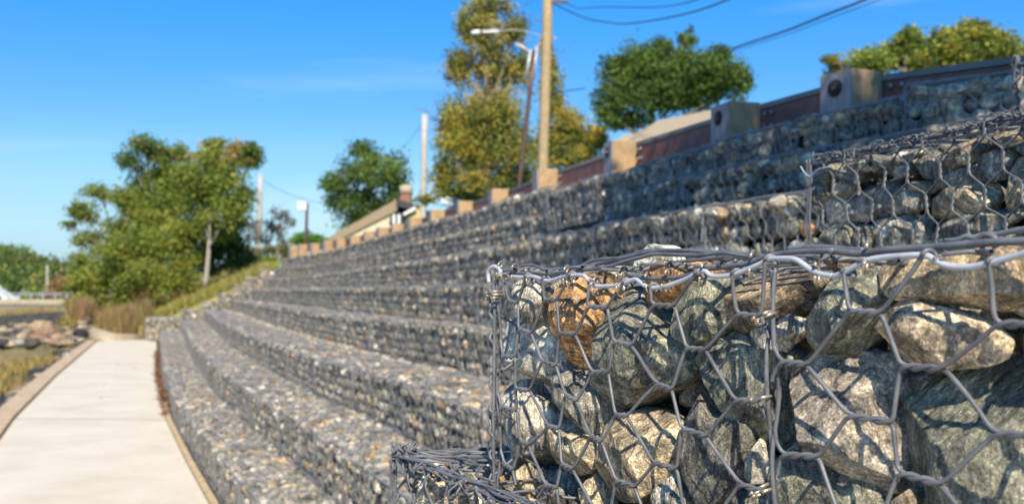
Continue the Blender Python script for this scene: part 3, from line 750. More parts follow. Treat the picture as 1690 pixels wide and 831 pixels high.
for x, y, R_, ti in ((829,446,.0085,.2),(835,449,.008,-.1),(853,450,.0085,0),(877,456,.009,-.3),(939,455,.009,.1),(944,459,.0085,-.1),(987,472,.008,.1),(1026,467,.009,-.1),(1031,465,.0085,.25),(1074,466,.008,-.2),(1103,463,.0095,.35),(1164,452,.0085,.2),(1246,437,.0095,.1),(1352,450,.0075,0)):
    ring(NB1, L1, x, y, R_, .006, ti, .55)
ring(NB2, L2, 1434, 424, .0095, .006, .15, .6, .0015)
for x, y, ti in ((1262,521,1.2),(1268,526,1.1),(1258,656,1.35),(1262,812,1.1),(1258,806,1.0)):
    ring(NB1, L1, x, y, .0085, -.002, ti, .3, .0014)
for x, y in ((819,482),(820,487),(818,492)):
    ring(NB1, L1, x, y, .009, .0, 1.45, .1, .0012)

# B-level basket under it (lower left) -----------------------------------------------------
cB = c0-u0*.29-n_in*.03; HB = .32; zB = CZ-.285
def lower_basket():
    t = empty('gabion_basket', (cB[0], cB[1], zB-HB)); tag(t, 'low wire gabion with tangled corner wires, half in shadow under the nearest basket', 'gabion', 'nearest wire baskets of the pier')
    loc = Vector(t.location)
    o = np.array([cB[0], cB[1], zB])
    mb = MB()
    def ff(c, r): return o+u0*(r*.041)-UP*(c*.135)+n_in*(.004*math.sin(c*3+r))
    hex_twist(mb, ff, lambda r: [(0 if r % 2 else .5)+m for m in range(0, 2)], range(0, 18), -n_in, .3, 1.5, 6, .002, clampbox(o, u0, -UP, .8, HB))
    mb.build('front_panel', M['wire'], t, True).location = -loc
    mb = MB()
    def fl(c, r): return o+n_in*(r*.041)+u0*(c*.135)+UP*(.010+.006*math.sin(c*2.2+r*1.1))
    hex_twist(mb, fl, lambda r: [(0 if r % 2 else .5)+m for m in range(0, 5)], range(0, 13), UP, .3, 1.5, 6, .002, clampbox(o, u0, n_in, .8, .5))
    mb.build('lid', M['wire'], t, True).location = -loc
    mb = MB()
    def fe(c, r): return o+n_in*(r*.041)-UP*(c*.135)
    hex_twist(mb, fe, lambda r: [(0 if r % 2 else .5)+m for m in range(0, 2)], range(0, 13), -u0, .3, 1.5, 6, .002, clampbox(o, n_in, -UP, .5, HB))
    mb.build('end_panel', M['wire'], t, True).location = -loc
    q = random.Random(5)
    def wob(a, b, n, amp, up=0): return spline([a+(b-a)*k/n+np.array([q.uniform(-amp, amp) for _ in range(3)])+UP*up for k in range(n+1)], 5)
    for k in range(4):
        b = MB(); b.tube(wob(o+UP*.004*k, o+u0*.9+UP*.004*k, 12, .006, .004), .0023, 7); b.build('edge_wire', M['wire'], t, True).location = -loc
        b = MB(); b.tube(wob(o, o+n_in*.5, 9, .006, .006), .0023, 7); b.build('edge_wire', M['wire'], t, True).location = -loc
    b = MB()
    x_ = .0
    while x_ < .42:
        tangle(b, o+u0*x_+UP*(.002+q.uniform(-.008, .008))-n_in*q.uniform(-.004, .010), q.uniform(.008, .016), q, q.choice([4, 5, 6]), .002, u0)
        x_ += q.uniform(.008, .024)
    for k in range(7):
        tangle(b, o+n_in*q.uniform(-.01, .04)+UP*q.uniform(.0, .024)+u0*q.uniform(-.01, .03), q.uniform(.010, .018), q, 6, .0021)
    for k in range(9):                       # slack wires straggling over the lid
        a_ = o+u0*q.uniform(0, .3)+n_in*q.uniform(0, .1); e_ = nrm(u0*q.uniform(.3, 1)+n_in*q.uniform(-.2, 1))
        b.tube(spline([a_+e_*.05*m_+UP*(.010+q.uniform(0, .014))+n_in*q.uniform(-.012, .012) for m_ in range(5)], 6), .002, 6)
    b.build('lacing_wire', M['wire'], t, True).location = -loc
    for k in range(3):
        b = MB(); b.tube(wob(o-n_in*.004*k, o-UP*HB-n_in*.004*k, 8, .006), .0023, 7); b.build('edge_wire', M['wire'], t, True).location = -loc
    return o
oB = lower_basket()
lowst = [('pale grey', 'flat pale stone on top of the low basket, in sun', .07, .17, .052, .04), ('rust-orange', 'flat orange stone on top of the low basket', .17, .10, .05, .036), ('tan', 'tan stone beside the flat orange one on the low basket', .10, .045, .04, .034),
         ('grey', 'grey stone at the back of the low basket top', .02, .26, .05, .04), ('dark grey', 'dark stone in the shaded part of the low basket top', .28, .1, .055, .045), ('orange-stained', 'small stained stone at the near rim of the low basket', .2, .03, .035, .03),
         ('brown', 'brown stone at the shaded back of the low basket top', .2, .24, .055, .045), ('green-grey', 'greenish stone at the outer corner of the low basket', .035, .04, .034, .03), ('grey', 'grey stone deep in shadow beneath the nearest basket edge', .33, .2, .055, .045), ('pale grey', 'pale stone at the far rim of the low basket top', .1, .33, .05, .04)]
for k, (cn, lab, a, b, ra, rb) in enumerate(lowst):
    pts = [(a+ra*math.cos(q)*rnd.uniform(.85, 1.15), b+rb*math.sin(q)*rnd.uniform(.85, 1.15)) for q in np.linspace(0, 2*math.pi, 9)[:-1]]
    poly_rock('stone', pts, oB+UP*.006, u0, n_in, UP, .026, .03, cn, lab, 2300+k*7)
fill_shell(oB-UP*(HB+.012)+u0*.035+n_in*.02, u0, n_in, 1.3, HB, .6, True, True, .55, (True, False), 'low basket of the near pier', core=CORE, size=.082)
# rest of the pier below, seen only from elsewhere
for k in range(4):
    zt = zB-HB-.32*k
    if zt < .1: break
    H = min(.32, zt)
    for m in range(1):
        P = cB-u0*.0-n_in*.02*(k+1); P = np.array([P[0], P[1], zt-H])
        put_basket(P+u0*0, u0, 1.4, H, 'wire gabion of the near pier, %s course below the low basket' % ORD[k+1], 0, 'nearest wire baskets of the pier')
        fill_shell(P, u0, n_in, 1.4, H, .6, True, False, .5, (True, False), 'pier course %d' % k, core=CORE, size=.09)

# second basket upper right (vertical twists) ------------------------------------------------
Z2 = 2.35; c2 = px(1337, 270, Z2); u2 = nrm([.33, -.944, 0]); n2 = nrm([.944, .33, 0])
def basket2():
    H = .36
    t = empty('gabion_basket', c2-UP*H); tag(t, 'open wire gabion of large stones behind the nearest one, upper right', 'gabion', 'nearest wire baskets of the pier'); loc = Vector(t.location)
    mb = MB()
    def ff(c, r): return c2+u2*(.012+r*.040)-UP*(c*.128-.01)+n2*(.005*math.sin(c*2+r*1.3))+u2*.004*math.sin(c*4+r)
    hex_twist(mb, ff, lambda r: [(.05 if r % 2 else .55)+m for m in range(0, 3)], range(1, 30), -n2, .32, 1.5, 7, .0021, clampbox(c2+UP*.01, u2, -UP, 1.25, .36))
    mb.build('front_panel', M['wire'], t, True).location = -loc
    mb = MB()
    def fe(c, r): return c2+n2*(r*.04)-UP*(c*.128-.01)
    hex_twist(mb, fe, lambda r: [(.05 if r % 2 else .55)+m for m in range(0, 3)], range(0, 12), -u2, .32, 1.5, 6, .0021, clampbox(c2+UP*.01, n2, -UP, .5, .36))
    mb.build('end_panel', M['wire'], t, True).location = -loc
    mb = MB()
    def fl(c, r): return c2+n2*(r*.04)+u2*(c*.128)+UP*(.012+.004*math.sin(c*3+r))
    hex_twist(mb, fl, lambda r: [(.05 if r % 2 else .55)+m for m in range(0, 9)], range(0, 12), UP, .32, 1.5, 6, .0021, clampbox(c2, u2, n2, 1.25, .5))
    mb.build('lid', M['wire'], t, True).location = -loc
    q = random.Random(9); b = MB()
    x_ = 0
    while x_ < 1.15:
        tangle(b, c2+u2*x_+UP*(.006+q.uniform(-.008, .008)), q.uniform(.007, .013), q, q.choice([4, 5, 6]), .0019, u2)
        x_ += q.uniform(.008, .022)
    b.build('lacing_wire', M['wire'], t, True).location = -loc
    for k in range(3):
        b = MB(); b.tube(spline([c2+u2*s_+UP*(.006*k-.002+q.uniform(-.004, .004))+n2*.004*k for s_ in np.linspace(0, 1.15, 22)], 4), .0024, 7); b.build('edge_wire', M['wire'], t, True).location = -loc
        b = MB(); b.tube(spline([c2-UP*(s_-.01)+u2*(.006*k-.006+q.uniform(-.003, .003))-n2*.003 for s_ in np.linspace(0, H, 9)], 5), .0022, 7); b.build('edge_wire', M['wire'], t, True).location = -loc
    b = MB(); b.tube(spline([c2+UP*a_+u2*b_-n2*.012 for a_, b_ in ((-.005, -.02), (-.025, .0), (-.032, .02), (-.02, .045), (-.018, .09))], 6), .0017, 7); b.build('hook', M['selvedge_glint'], t, True).location = -loc
basket2()
b2 = [
 ('pale grey','light grey block at the left end of the upper basket',[(1353,340),(1370,326),(1396,322),(1402,345),(1397,370),(1370,374),(1352,362)]),
 ('grey','long grey stone in the middle of the upper basket',[(1405,312),(1440,304),(1490,288),(1500,310),(1482,348),(1440,362),(1409,362)]),
 ('pale grey','pale block right of the long grey stone, upper basket',[(1488,315),(1520,312),(1528,340),(1490,352)]),
 ('dark grey','dark triangular stone under the upper basket rim',[(1508,265),(1535,252),(1577,262),(1567,286),(1540,298),(1514,300)]),
 ('grey','flat arched stone in the upper basket',[(1546,294),(1575,280),(1622,274),(1634,296),(1590,306),(1555,312)]),
 ('tan','tan lumpy stone in the middle right of the upper basket',[(1520,337),(1545,320),(1590,304),(1622,300),(1632,322),(1622,352),(1560,364),(1530,362),(1516,350)]),
 ('pale grey','pale split block at the bottom of the upper basket',[(1440,367),(1480,357),(1515,358),(1520,395),(1502,412),(1440,410)]),
 ('grey','long slanting stone at the bottom right of the upper basket',[(1524,397),(1560,367),(1600,353),(1667,340),(1676,356),(1640,380),(1560,392)]),
 ('tan','large tan stone at the right edge of the upper basket',[(1635,312),(1650,280),(1690,256),(1740,266),(1740,348),(1680,350),(1645,340)]),
 ('grey','grey-brown stone near the right rim of the upper basket',[(1618,250),(1650,240),(1668,255),(1652,292),(1632,294),(1614,272)]),
 ('tan','small tan stone under the rim of the upper basket',[(1573,242),(1600,236),(1608,262),(1592,274),(1574,262)]),
 ('dark grey','bluish stone under the rim of the upper basket',[(1458,266),(1480,260),(1494,275),(1472,292),(1457,284)]),
 ('orange-stained','orange-tinted stone at the upper left of the upper basket',[(1372,300),(1400,294),(1413,308),(1396,324),(1368,324)]),
 ('green-grey','greenish stone at the lower left of the upper basket',[(1348,374),(1400,372),(1406,410),(1348,412)]),
 ('grey','flat stone along the rim of the upper basket',[(1398,272),(1440,264),(1465,270),(1442,284),(1400,290)]),
 ('tan','tan stone at the rim on the right of the upper basket',[(1643,222),(1680,216),(1694,234),(1655,244)]),
 ('dark grey','dark stone below the right rim of the upper basket',[(1605,236),(1636,226),(1642,245),(1616,256)]),
 ('dark grey','dark narrow stone at the bottom left of the upper basket',[(1408,372),(1436,372),(1436,410),(1408,410)]),
 ('brown','brown stone in the left corner of the upper basket',[(1341,310),(1362,304),(1364,336),(1343,338)]),
 ('grey','grey stone at the right edge rim of the upper basket',[(1672,232),(1740,216),(1740,256),(1680,260)]),
 ('brown','brown sliver between the arched and tan stones, upper basket',[(1500,300),(1545,300),(1540,320),(1505,315)]),
 ('green-grey','low green-grey stone near the hidden base of the upper basket',[(1530,400),(1600,388),(1668,372),(1680,420),(1530,430)]),
 ('grey','small stone under the long grey one, upper basket',[(1500,250),(1535,244),(1512,262),(1490,268)]),
]
def unproj2(x, y, off):
    d = np.array([(x-CX)/FPX, 1, (HY-y)/FPX]); oo = c2+n2*off; t = np.dot(oo-np.array([0, 0, CZ]), n2)/np.dot(d, n2)
    return np.array([0, 0, CZ])+d*t
for k, (cn, lab, pl) in enumerate(b2):
    pts = [unproj2(x, y, .03)-c2 for x, y in pl]; pts = [(float(p@u2), float(p[2])) for p in pts]
    xs = [p[0] for p in pts]; zs = [p[1] for p in pts]; th = min(.05, .42*min(max(xs)-min(xs), max(zs)-min(zs)))
    poly_rock('stone', pts, c2, u2, UP, -n2, .016+th*.9, th, cn, lab, 3300+k*11)
for j in range(5):
    for i in range(15):
        p = c2+u2*(i*.08+.04)-UP*(.03+j*.075)+n2*(.13+rng.uniform(0, .02)); sz = rng.uniform(.05, .06)
        STONES.append(dict(c=p, R=randrot(), s=np.array([sz, sz*.9, sz*.8]), cn=pk[rng.choice(len(pk), p=pw)], where=None, t=int(rng.integers(14)), hi=True))
for i in range(15):
    for j in range(4):
        p = c2+u2*(i*.08+.03)+n2*(.06+j*.085)+UP*(-.03+rng.uniform(-.008, .006)); sz = rng.uniform(.038, .05)
        STONES.append(dict(c=p, R=randsmall(.5)@Rz(rng.uniform(0, 6)), s=np.array([sz*1.1, sz, sz*.8]), cn=pk[rng.choice(len(pk), p=pw)], where=None, t=int(rng.integers(14)), hi=True))
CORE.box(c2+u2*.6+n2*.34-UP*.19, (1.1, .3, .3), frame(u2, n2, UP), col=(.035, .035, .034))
# third basket at the right edge: a tall twisted corner wire
c3 = px(1676, 92, 2.95)
t3 = empty('gabion_basket', c3-UP*.5); tag(t3, 'wire gabion at the right frame edge with a tall twisted corner wire', 'gabion', 'nearest wire baskets of the pier'); l3 = Vector(t3.location)
for k, (am, tu, ph) in enumerate(((.012, 3.5, 0), (.014, 3.5, 2.6), (.005, 2, 1))):
    b = MB(); b.tube([c3-UP*(.27*q)+u2*am*math.sin(tu*2*math.pi*q+ph)*(1-.3*q)+n2*am*.6*math.cos(tu*2*math.pi*q+ph) for q in np.linspace(0, 1.8, 90)], .0034, 7); b.build('edge_wire', M['wire'], t3, True).location = -l3
mb = MB(); hex_simple(mb, c3-UP*.48+u2*.02, u2, UP, .8, .46, r=.0022, jit=.003, k=6); hex_simple(mb, c3+UP*.0-UP*.02, u2, n2, .8, .5, r=.0022, jit=.003, k=6); mb.build('front_panel', M['wire'], t3, True).location = -l3
fill_shell(c3-UP*.5+u2*.02, u2, n2, .8, .44, .5, True, True, .5, (True, False), 'basket at the right frame edge', core=CORE, size=.085)

# ------------------------------------------------------------------ turn the stone list into objects
def proj(c):
    Z = c[1]
    if Z < .3: return None
    return CX+c[0]/Z*FPX, HY-(c[2]-CZ)/Z*FPX, Z
def seen(s):
    p = proj(s['c'])
    if p is None or s['where'] is None: return 0
    x, y, Z = p
    if not (5 < x < 1685 and 5 < y < 826): return 0
    if x > 800 and y > 405: return 0
    if x > 1325 and y > 205+(1690-x)*.2: return 0
    if s['where'][0] == 'top' and s['c'][2] > CZ-.1: return 0
    if s['where'][0] == 'end': return 0
    if x > 625 and y > 752: return 0
    a = s['s'][0]*s['s'][1]*(FPX/Z)**2
    if s['where'][0] == 'top': a *= .35
    else: a *= .5
    return a
for s in STONES: s['a'] = seen(s)
used = {o['label'] for o in ALLST}
order = sorted(range(len(STONES)), key=lambda i: -STONES[i]['a'])
NIND = 300-len(ALLST)
ind = []
for i in order:
    if len(ind) >= NIND or STONES[i]['a'] <= 0: break
    s = STONES[i]; f, j, k, ref = s['where']
    lab = '%s stone %s along, row %s, %s of %s' % (s['cn'], ORD[k], ['zero', 'one', 'two', 'three', 'four', 'five', 'six', 'seven', 'eight', 'nine', 'ten', 'eleven', 'twelve'][min(j, 12)], f, ref)
    if lab in used: continue
    used.add(lab); s['lab'] = lab; ind.append(i)
indset = set(ind)
def tint_of(i, s, k):
    c = np.array(PAL[s['cn']]); return (c.mean()*.2+c*.8)*np.array([1.08, 1.01, .92])*(.70+.55*((i*7919) % 97)/97)*k
def stone_geo(s, lv):
    V, F = TEMPL[lv][s['t']]
    W = (V*s['s'])
    off = np.array([(s['c'][0]*37) % 50, (s['c'][1]*23) % 50, (s['c'][2]*91) % 50])
    return W@s['R'].T, F, W+off
for i in ind:
    s = STONES[i]; X, F, rc = stone_geo(s, 3); b = MB(); b.add(X, F, tint_of(i, s, .86), rc=rc)
    o = b.build('stone', M['stone'], smooth=False); o.location = [float(q) for q in s['c']]
    tag(o, s['lab'], 'stone', 'loose stones packed in the wire baskets')
for nearpart in (True, False):
  B = MB(); vv = []; ff = []; cc = []; rr = []; n = 0
  for i, s in enumerate(STONES):
    if i in indset: continue
    d = np.linalg.norm(s['c'][:2]); isn = bool(s.get('hi')) or d < 3.2
    if isn != nearpart: continue
    lv = 3 if isn else (2 if d < 9 else 1)
    X, F, rc = stone_geo(s, lv); vv.append(X+s['c']); ff.append(F+n); n += len(X)
    cc.append(np.broadcast_to(tint_of(i, s, .85 if isn else .86), (len(X), 3))); rr.append(rc)
  B.v = [np.concatenate(vv)]; B.f = [np.concatenate(ff)]; B.cols = [np.concatenate(cc)]; B.rc = [np.concatenate(rr)]; B.n = n
  if nearpart: tag(B.build('packed_stones', M['stone']), 'grey stones packed behind and under the large ones in the nearest baskets', 'stones', kind='stuff')
  else: tag(B.build('rubble_stones', M['rubble']), 'small broken grey and tan rubble filling the terrace baskets', 'stones', kind='stuff')
tag(CORE.build('rubble_shade_core', M['rubble']), 'dark core boxes for rubble inside the wire baskets, coloured as gap shade', 'rubble', kind='stuff')

# ------------------------------------------------------------------ ground, path, water
def offb(x, y): return (x-xb(y))*.93
PLAT = CZ+.76
def ground_z(x, y):
    o = offb(x, y)
    yy = y
    # wall side
    if o > 0:
        if yy < 33.55:
            d = x-xrail(max(yy, 3.4))+.1
            if yy < 3.4: return -.02 if o < 4.2 else PLAT*min(1, (o-4.2)*1.5)
            return (-.02 if d < 0 else PLAT if d > .12 else PLAT*d/.12)
        zz = min(CZ+1.0, .68+.47*(o-.3))
        return zz+min(1.2, max(0, (yy-36)*.02))
    # water side
    wl = -2.05
    if yy >= 33.55 and o > -2.2: return max(-.06, .54*(1+o/2.2))
    if o > wl-.15: return -.06
    d = (wl-.15)-o
    if yy > 30.5 and d < 7:   # wooded spit beyond the bend
        t = min(1, (yy-30.5)/2.5); hl = .55*max(0, 1-d/7)*t
        if yy < 62: return max(hl-.1, -.8*min(1, d/1.5)) if t < .1 else hl-.15*(1-t)
    return -.25-.60*min(1, d/2.5)-(.35 if 62 < yy < 127 else 0)
def build_ground():
    ys = np.concatenate([np.arange(-12, 2, .8), np.arange(2, 33.4, .42), np.array([33.5, 33.54, 33.6, 33.9, 34.4, 35, 35.5]), np.arange(36, 70, 1.5), np.arange(70, 160, 6), np.array([180, 220, 300, 450, 700, 1100, 1700])])
    us = np.concatenate([np.array([-900, -500, -300, -200, -140, -100, -75, -55, -40, -30, -24, -19]), np.arange(-15, -2.6, .55), np.array([-2.56, -2.49, -2.3, -1, -.05]), np.arange(.3, 6, .17), np.arange(7, 30, 2.5), np.array([40, 60, 90, 150, 250, 400, 700])])
    V = []; C = []
    for y in ys:
        for o in us:
            x = xb(min(y, 140))+o/.93; z = ground_z(x, y)
            nz = .0
            if o < -2.6: nz = .07*float(vnoise(np.array([[x*.9, y*.9, 0]]), 4)[0])
            if y > 170 or abs(o) > 200: z = min(z, .3) if o > -60 else -1.0
            if 128 < y < 1700 and o > -400 and o < 30: z = .2 if y >= 133 else z
            V.append((x, y, z+nz))
            if o < -2.6 and z < -.1:
                if y < 23: c = (.17, .13, .075) if (math.sin(x*1.3)+math.sin(y*.9+x)) > 0 else (.10, .085, .06)
                elif y < 34: c = (.27, .19, .09)
                elif y < 50: c = (.10, .085, .06)
                else: c = (.30, .235, .155)
            elif y > 31.6: c = (.16, .24, .05) if o > 3.9 else (.30, .26, .09)
            else: c = (.12, .12, .06)
            if y > 100: c = (.30, .235, .155) if y < 133 else (.06, .09, .03)
            C.append(c)
    nu = len(us); F = []
    for j in range(len(ys)-1):
        for i in range(nu-1): F.append((j*nu+i, j*nu+i+1, (j+1)*nu+i+1, (j+1)*nu+i))
    b = MB(); b.add(V, F, np.array(C)); o = b.build('ground', M['terrain'], smooth=True); tag(o, 'ground and grassy slope around the path', kind='structure')
build_ground()
b = MB(); b.add([(-900, 12, -.985), (400, 12, -.985), (400, 132, -.985), (-900, 132, -.985)], [(0, 1, 2, 3)]); tag(b.build('water', M['water']), 'still inlet water at low tide', kind='structure')
# path slab
def ribbon(name, mat, o0, o1, z0, z1, ys, label=None, kind=None, cat=None, wig=0):
    b = MB(); V = []; F = []; n_ = len(ys)
    for y in ys:
        w_ = wig*math.sin(y*2.3)
        for o, z in ((o0, z0), (o0, z1), (o1+w_, z1), (o1+w_, z0)): V.append((xb(y)+o/.93, y, z))
    for j in range(n_-1):
        for i in range(3): F.append((j*4+i, (j+1)*4+i, (j+1)*4+i+1, j*4+i+1))
    F.append((0, 1, 2, 3)); k = (n_-1)*4; F.append((k+3, k+2, k+1, k))
    b.add(V, F); ob = b.build(name, M[mat]); tag(ob, label, cat, kind=kind); return ob
ysp = np.concatenate([np.arange(-10, 32.2, .6)])
JO = [3.0, 12.15, 21.3]
ribbon('path', 'concrete', -1.83, -.11, -.1, .0, ysp, 'pale concrete footpath beside the terraces', 'structure')
ribbon('stone_kerb', 'kerb', -2.12, -1.85, -.4, .035, ysp, 'tan stone kerb between the footpath and the shore', None, 'kerb')
ribbon('concrete_kerb', 'kerb', -.10, -.045, -.1, .012, ysp[ysp < 14], 'narrow concrete edging along the foot of the terraces', None, 'kerb')
for j in JO:
    b = MB(); P = [np.array([xb(j+.1)-1.84/.93, j+.1, .003]), np.array([xb(j-.0)-.11/.93, j-.0, .003])]
    b.add([P[0], P[1], P[1]+np.array([0, .022, 0]), P[0]+np.array([0, .022, 0])], [(0, 1, 2, 3)])
    tag(b.build('path_joint', M['joint']), 'dark joint across the concrete path', kind='structure')
# low curved shore wall turning left at the end of the path
b = MB(); pts = [(px(x, 0, z)[0], z) for x, z in ((242, 33.2), (215, 32.2), (180, 31.6), (150, 32.2), (125, 34.0), (105, 37), (95, 41))]
P = spline([(x, y, 0) for x, y in pts], 5); V = []; F = []
for k, p in enumerate(P):
    t = P[min(k+1, len(P)-1)]-P[max(k-1, 0)]; nn = nrm([-t[1], t[0], 0]); zt = .10+.35*min(1, k/len(P)*1.4)
    for d, z in ((-.2, -1.0), (-.2, zt), (.25, zt), (.25, -1.0)): V.append(p+nn*d+np.array([0, 0, z]))
for j in range(len(P)-1):
    for i in range(3): F.append((j*4+i, (j+1)*4+i, (j+1)*4+i+1, j*4+i+1))
F.append((0, 1, 2, 3)); b.add(V, F); tag(b.build('shore_wall', M['seawall']), 'low curved tan stone wall at the end of the path', 'wall')

# boulders on the shore
BC = {'pinkish': (.26, .16, .10), 'tan': (.36, .26, .16), 'grey': (.3, .28, .25), 'brown': (.25, .18, .12)}
bl = [(68,550,'tan','big tan',28,.42,.3),(82,556,'pinkish','broad pinkish',26,.55,.25),(60,562,'pinkish','pinkish',25,.35,.2),(96,563,'tan','small tan',24,.28,.18),(110,572,'tan','flat tan',22,.3,.13),(92,578,'pinkish','small pinkish',21,.25,.16),(45,592,'brown','brown',18,.25,.15),(20,604,'grey','grey',16,.24,.14),(70,606,'brown','weedy brown',17,.22,.13),(40,634,'tan','small pale tan',14.5,.2,.11),(10,640,'grey','rounded grey',14,.22,.13),(112,590,'grey','grey kerbside',20,.22,.14),(14,662,'brown','low brown',13.3,.18,.1),(34,571,'grey','dark wet grey',21,.3,.16)]
for k, (x, y, c, nm, Z, a, h) in enumerate(bl):
    for Z in np.arange(9, 75, .2):
        p = px(x, y, Z); gz = ground_z(p[0], p[1])
        if p[2] <= gz: break
    f_ = Z/FPX*46; a *= f_; h *= f_
    V, F = ICO[3]; V = rockify(V*np.array([a, a*.8, h]), 700+k, .1, 8, .84)
    bb = MB(); bb.add(V, F, np.array(BC[c]), rc=V+k*3.1); o = bb.build('boulder', M['rubble'], smooth=False); o.location = (float(p[0]), float(p[1]), gz+h*.45)
    tag(o, '%s boulder on the weedy shore left of the path, %s' % (nm, ['nearest the water', 'beside the low wall', 'below the tan one', 'at the wall foot', 'against the kerb bend', 'left of the kerb', 'among dark weed', 'at the frame edge', 'amid yellow grass', 'in the brown mud', 'by the left frame edge', 'nearest the kerb', 'lowest in view', 'in wet weed'][k]), 'boulder', 'boulders along the shore')
def scatter_rocks(name, npts, yr, orng, szr, cols, seed, label, dens=None, hf=.6):
    q = np.random.default_rng(seed); b = MB(); V0, F0 = TEMPL[1][0]
    for k in range(npts):
        y = q.uniform(*yr); o = -q.uniform(*orng); x = xb(y)+o/.93
        if dens and not dens(x, y, q): continue
        s = q.uniform(*szr); V0, F0 = TEMPL[1][int(q.integers(14))]
        X = (V0*np.array([s, s, s*hf]))@Rz(q.uniform(0, 6)).T+np.array([x, y, ground_z(x, y)+s*.15])
        b.add(X, F0, np.array(cols[int(q.integers(len(cols)))]), rc=V0*s+q.uniform(0, 40, 3))
    tag(b.build(name, M['rubble']), label, kind='stuff', cat='shore cover')
scatter_rocks('shore_rocks', 7000, (9, 46), (2.2, 9), (.05, .24), [(.26, .2, .14), (.40, .31, .2), (.15, .13, .11), (.48, .39, .26), (.10, .09, .08)], 3, 'small brown and grey rocks strewn over the muddy shore')
def weeddens(x, y, q): return 35.5+2.0*math.sin(x*.5) < y < 49+2*math.sin(x*.4) or (abs(y-24-1.5*math.sin(x)) < 1.2 and q.random() < .5) or (y < 35 and q.random() < .12)
scatter_rocks('seaweed', 24000, (10, 52), (2.2, 22), (.1, .34), [(.05, .047, .045), (.075, .065, .05), (.12, .095, .06), (.03, .03, .03)], 5, 'black rockweed in a band across the shore', weeddens, .8)

# blades of grass, reeds and leaf cover
def blades(name, pts, h, wd, cols, seed, label, lean=.35, cat='grass'):
    q = np.random.default_rng(seed); n = len(pts); P = np.array(pts, float)
    a = q.uniform(0, 2*math.pi, n); H = q.uniform(h[0], h[1], n); W = np.stack([np.cos(a), np.sin(a), 0*a], 1)*wd*(.6+.8*q.random(n))[:, None]
    T = P+np.stack([q.normal(0, lean, n)*H, q.normal(0, lean, n)*H, H], 1)
    V = np.stack([P-W, P+W, T+W*.25, T-W*.25], 1).reshape(-1, 3); F = np.arange(4*n).reshape(-1, 4)
    C = np.array(cols)[q.integers(len(cols), size=n)]*(.7+.6*q.random(n))[:, None]
    b = MB(); b.add(V, F, np.repeat(C, 4, 0)); tag(b.build(name, M['grass']), label, cat, kind='stuff')
q = np.random.default_rng(21)
pts = []
while len(pts) < 34000:
    y = 33.6+abs(q.normal(0, 4.5)); o = q.uniform(-1.6, 5.8); x = xb(y)+o/.93; pts.append((x, y, ground_z(x, y)-.02))
low = [p for p in pts if offb(p[0], p[1]) < 3.6]; lawn = [p for p in pts if offb(p[0], p[1]) >= 3.6]
blades('wild_grass', low, (.15, .5), .016, [(.40, .38, .08), (.30, .34, .06), (.50, .38, .13), (.42, .28, .10), (.24, .30, .05)], 1, 'long yellow-green and rusty wild grass on the slope')
blades('lawn', lawn, (.05, .14), .014, [(.20, .38, .05), (.26, .44, .06)], 2, 'short bright green lawn at the top of the slope')
pts = []
while len(pts) < 15000:
    x_ = q.uniform(118, 246); Z = q.uniform(33.2, 38)
    if math.sin(x_*.13)+math.sin(x_*.31+2)+q.normal(0, .7) < -.5: continue
    _d = 0; X = px(x_, 0, Z)[0]; pts.append((X, Z, ground_z(X, Z)-.05))
blades('reeds', pts, (.12, .95), .012, [(.30, .30, .10), (.22, .25, .07), (.42, .20, .11), (.34, .16, .09), (.50, .33, .16), (.30, .26, .10), (.44, .26, .14)], 3, 'russet tall grass at the foot of the trees', .16)
pts = []
for _ in range(26000):
    y = q.uniform(16, 37) if q.random() < .8 else q.uniform(52, 62); x = xb(y)-(2.5+abs(q.normal(0, 5)))/.93
    f = float(vnoise(np.array([[x*.45, y*.35, 0]]), 8)[0])
    if f > .02: pts.append((x, y, ground_z(x, y)-.02))
blades('marsh_grass', pts, (.15, .45), .02, [(.46, .33, .07), (.38, .29, .07), (.30, .26, .08), (.42, .27, .09)], 4, 'golden marsh grass in patches on the shore')
pts = []
for _ in range(1500):
    y = q.uniform(12.5, 26); pts.append((xb(y)-(.02+.12*q.random())/.93, y, .0))
blades('dry_leaves', pts, (.01, .05), .012, [(.26, .12, .06), (.18, .09, .05), (.30, .17, .08)], 6, 'brown fallen leaves along the foot of the lowest tier', 1.5, 'leaf litter')

pts = []
q = np.random.default_rng(90)
for _ in range(900):
    y = q.uniform(3, 26); t_ = 'EDCB'[int(q.integers(4))]; P_ = tpt(t_, y); pts.append((P_[0]+q.uniform(.03, .4), y, LV[t_]+.012))
for _ in range(14):
    y = q.uniform(14, 28); pts.append((xb(y)-q.uniform(.2, 1.8), y, .003))
blades('fallen_leaves', pts, (.008, .03), .016, [(.50, .26, .09), (.40, .20, .08), (.55, .38, .14), (.30, .17, .09)], 16, 'fallen orange leaves scattered on the treads and path', 1.5, 'leaf litter')
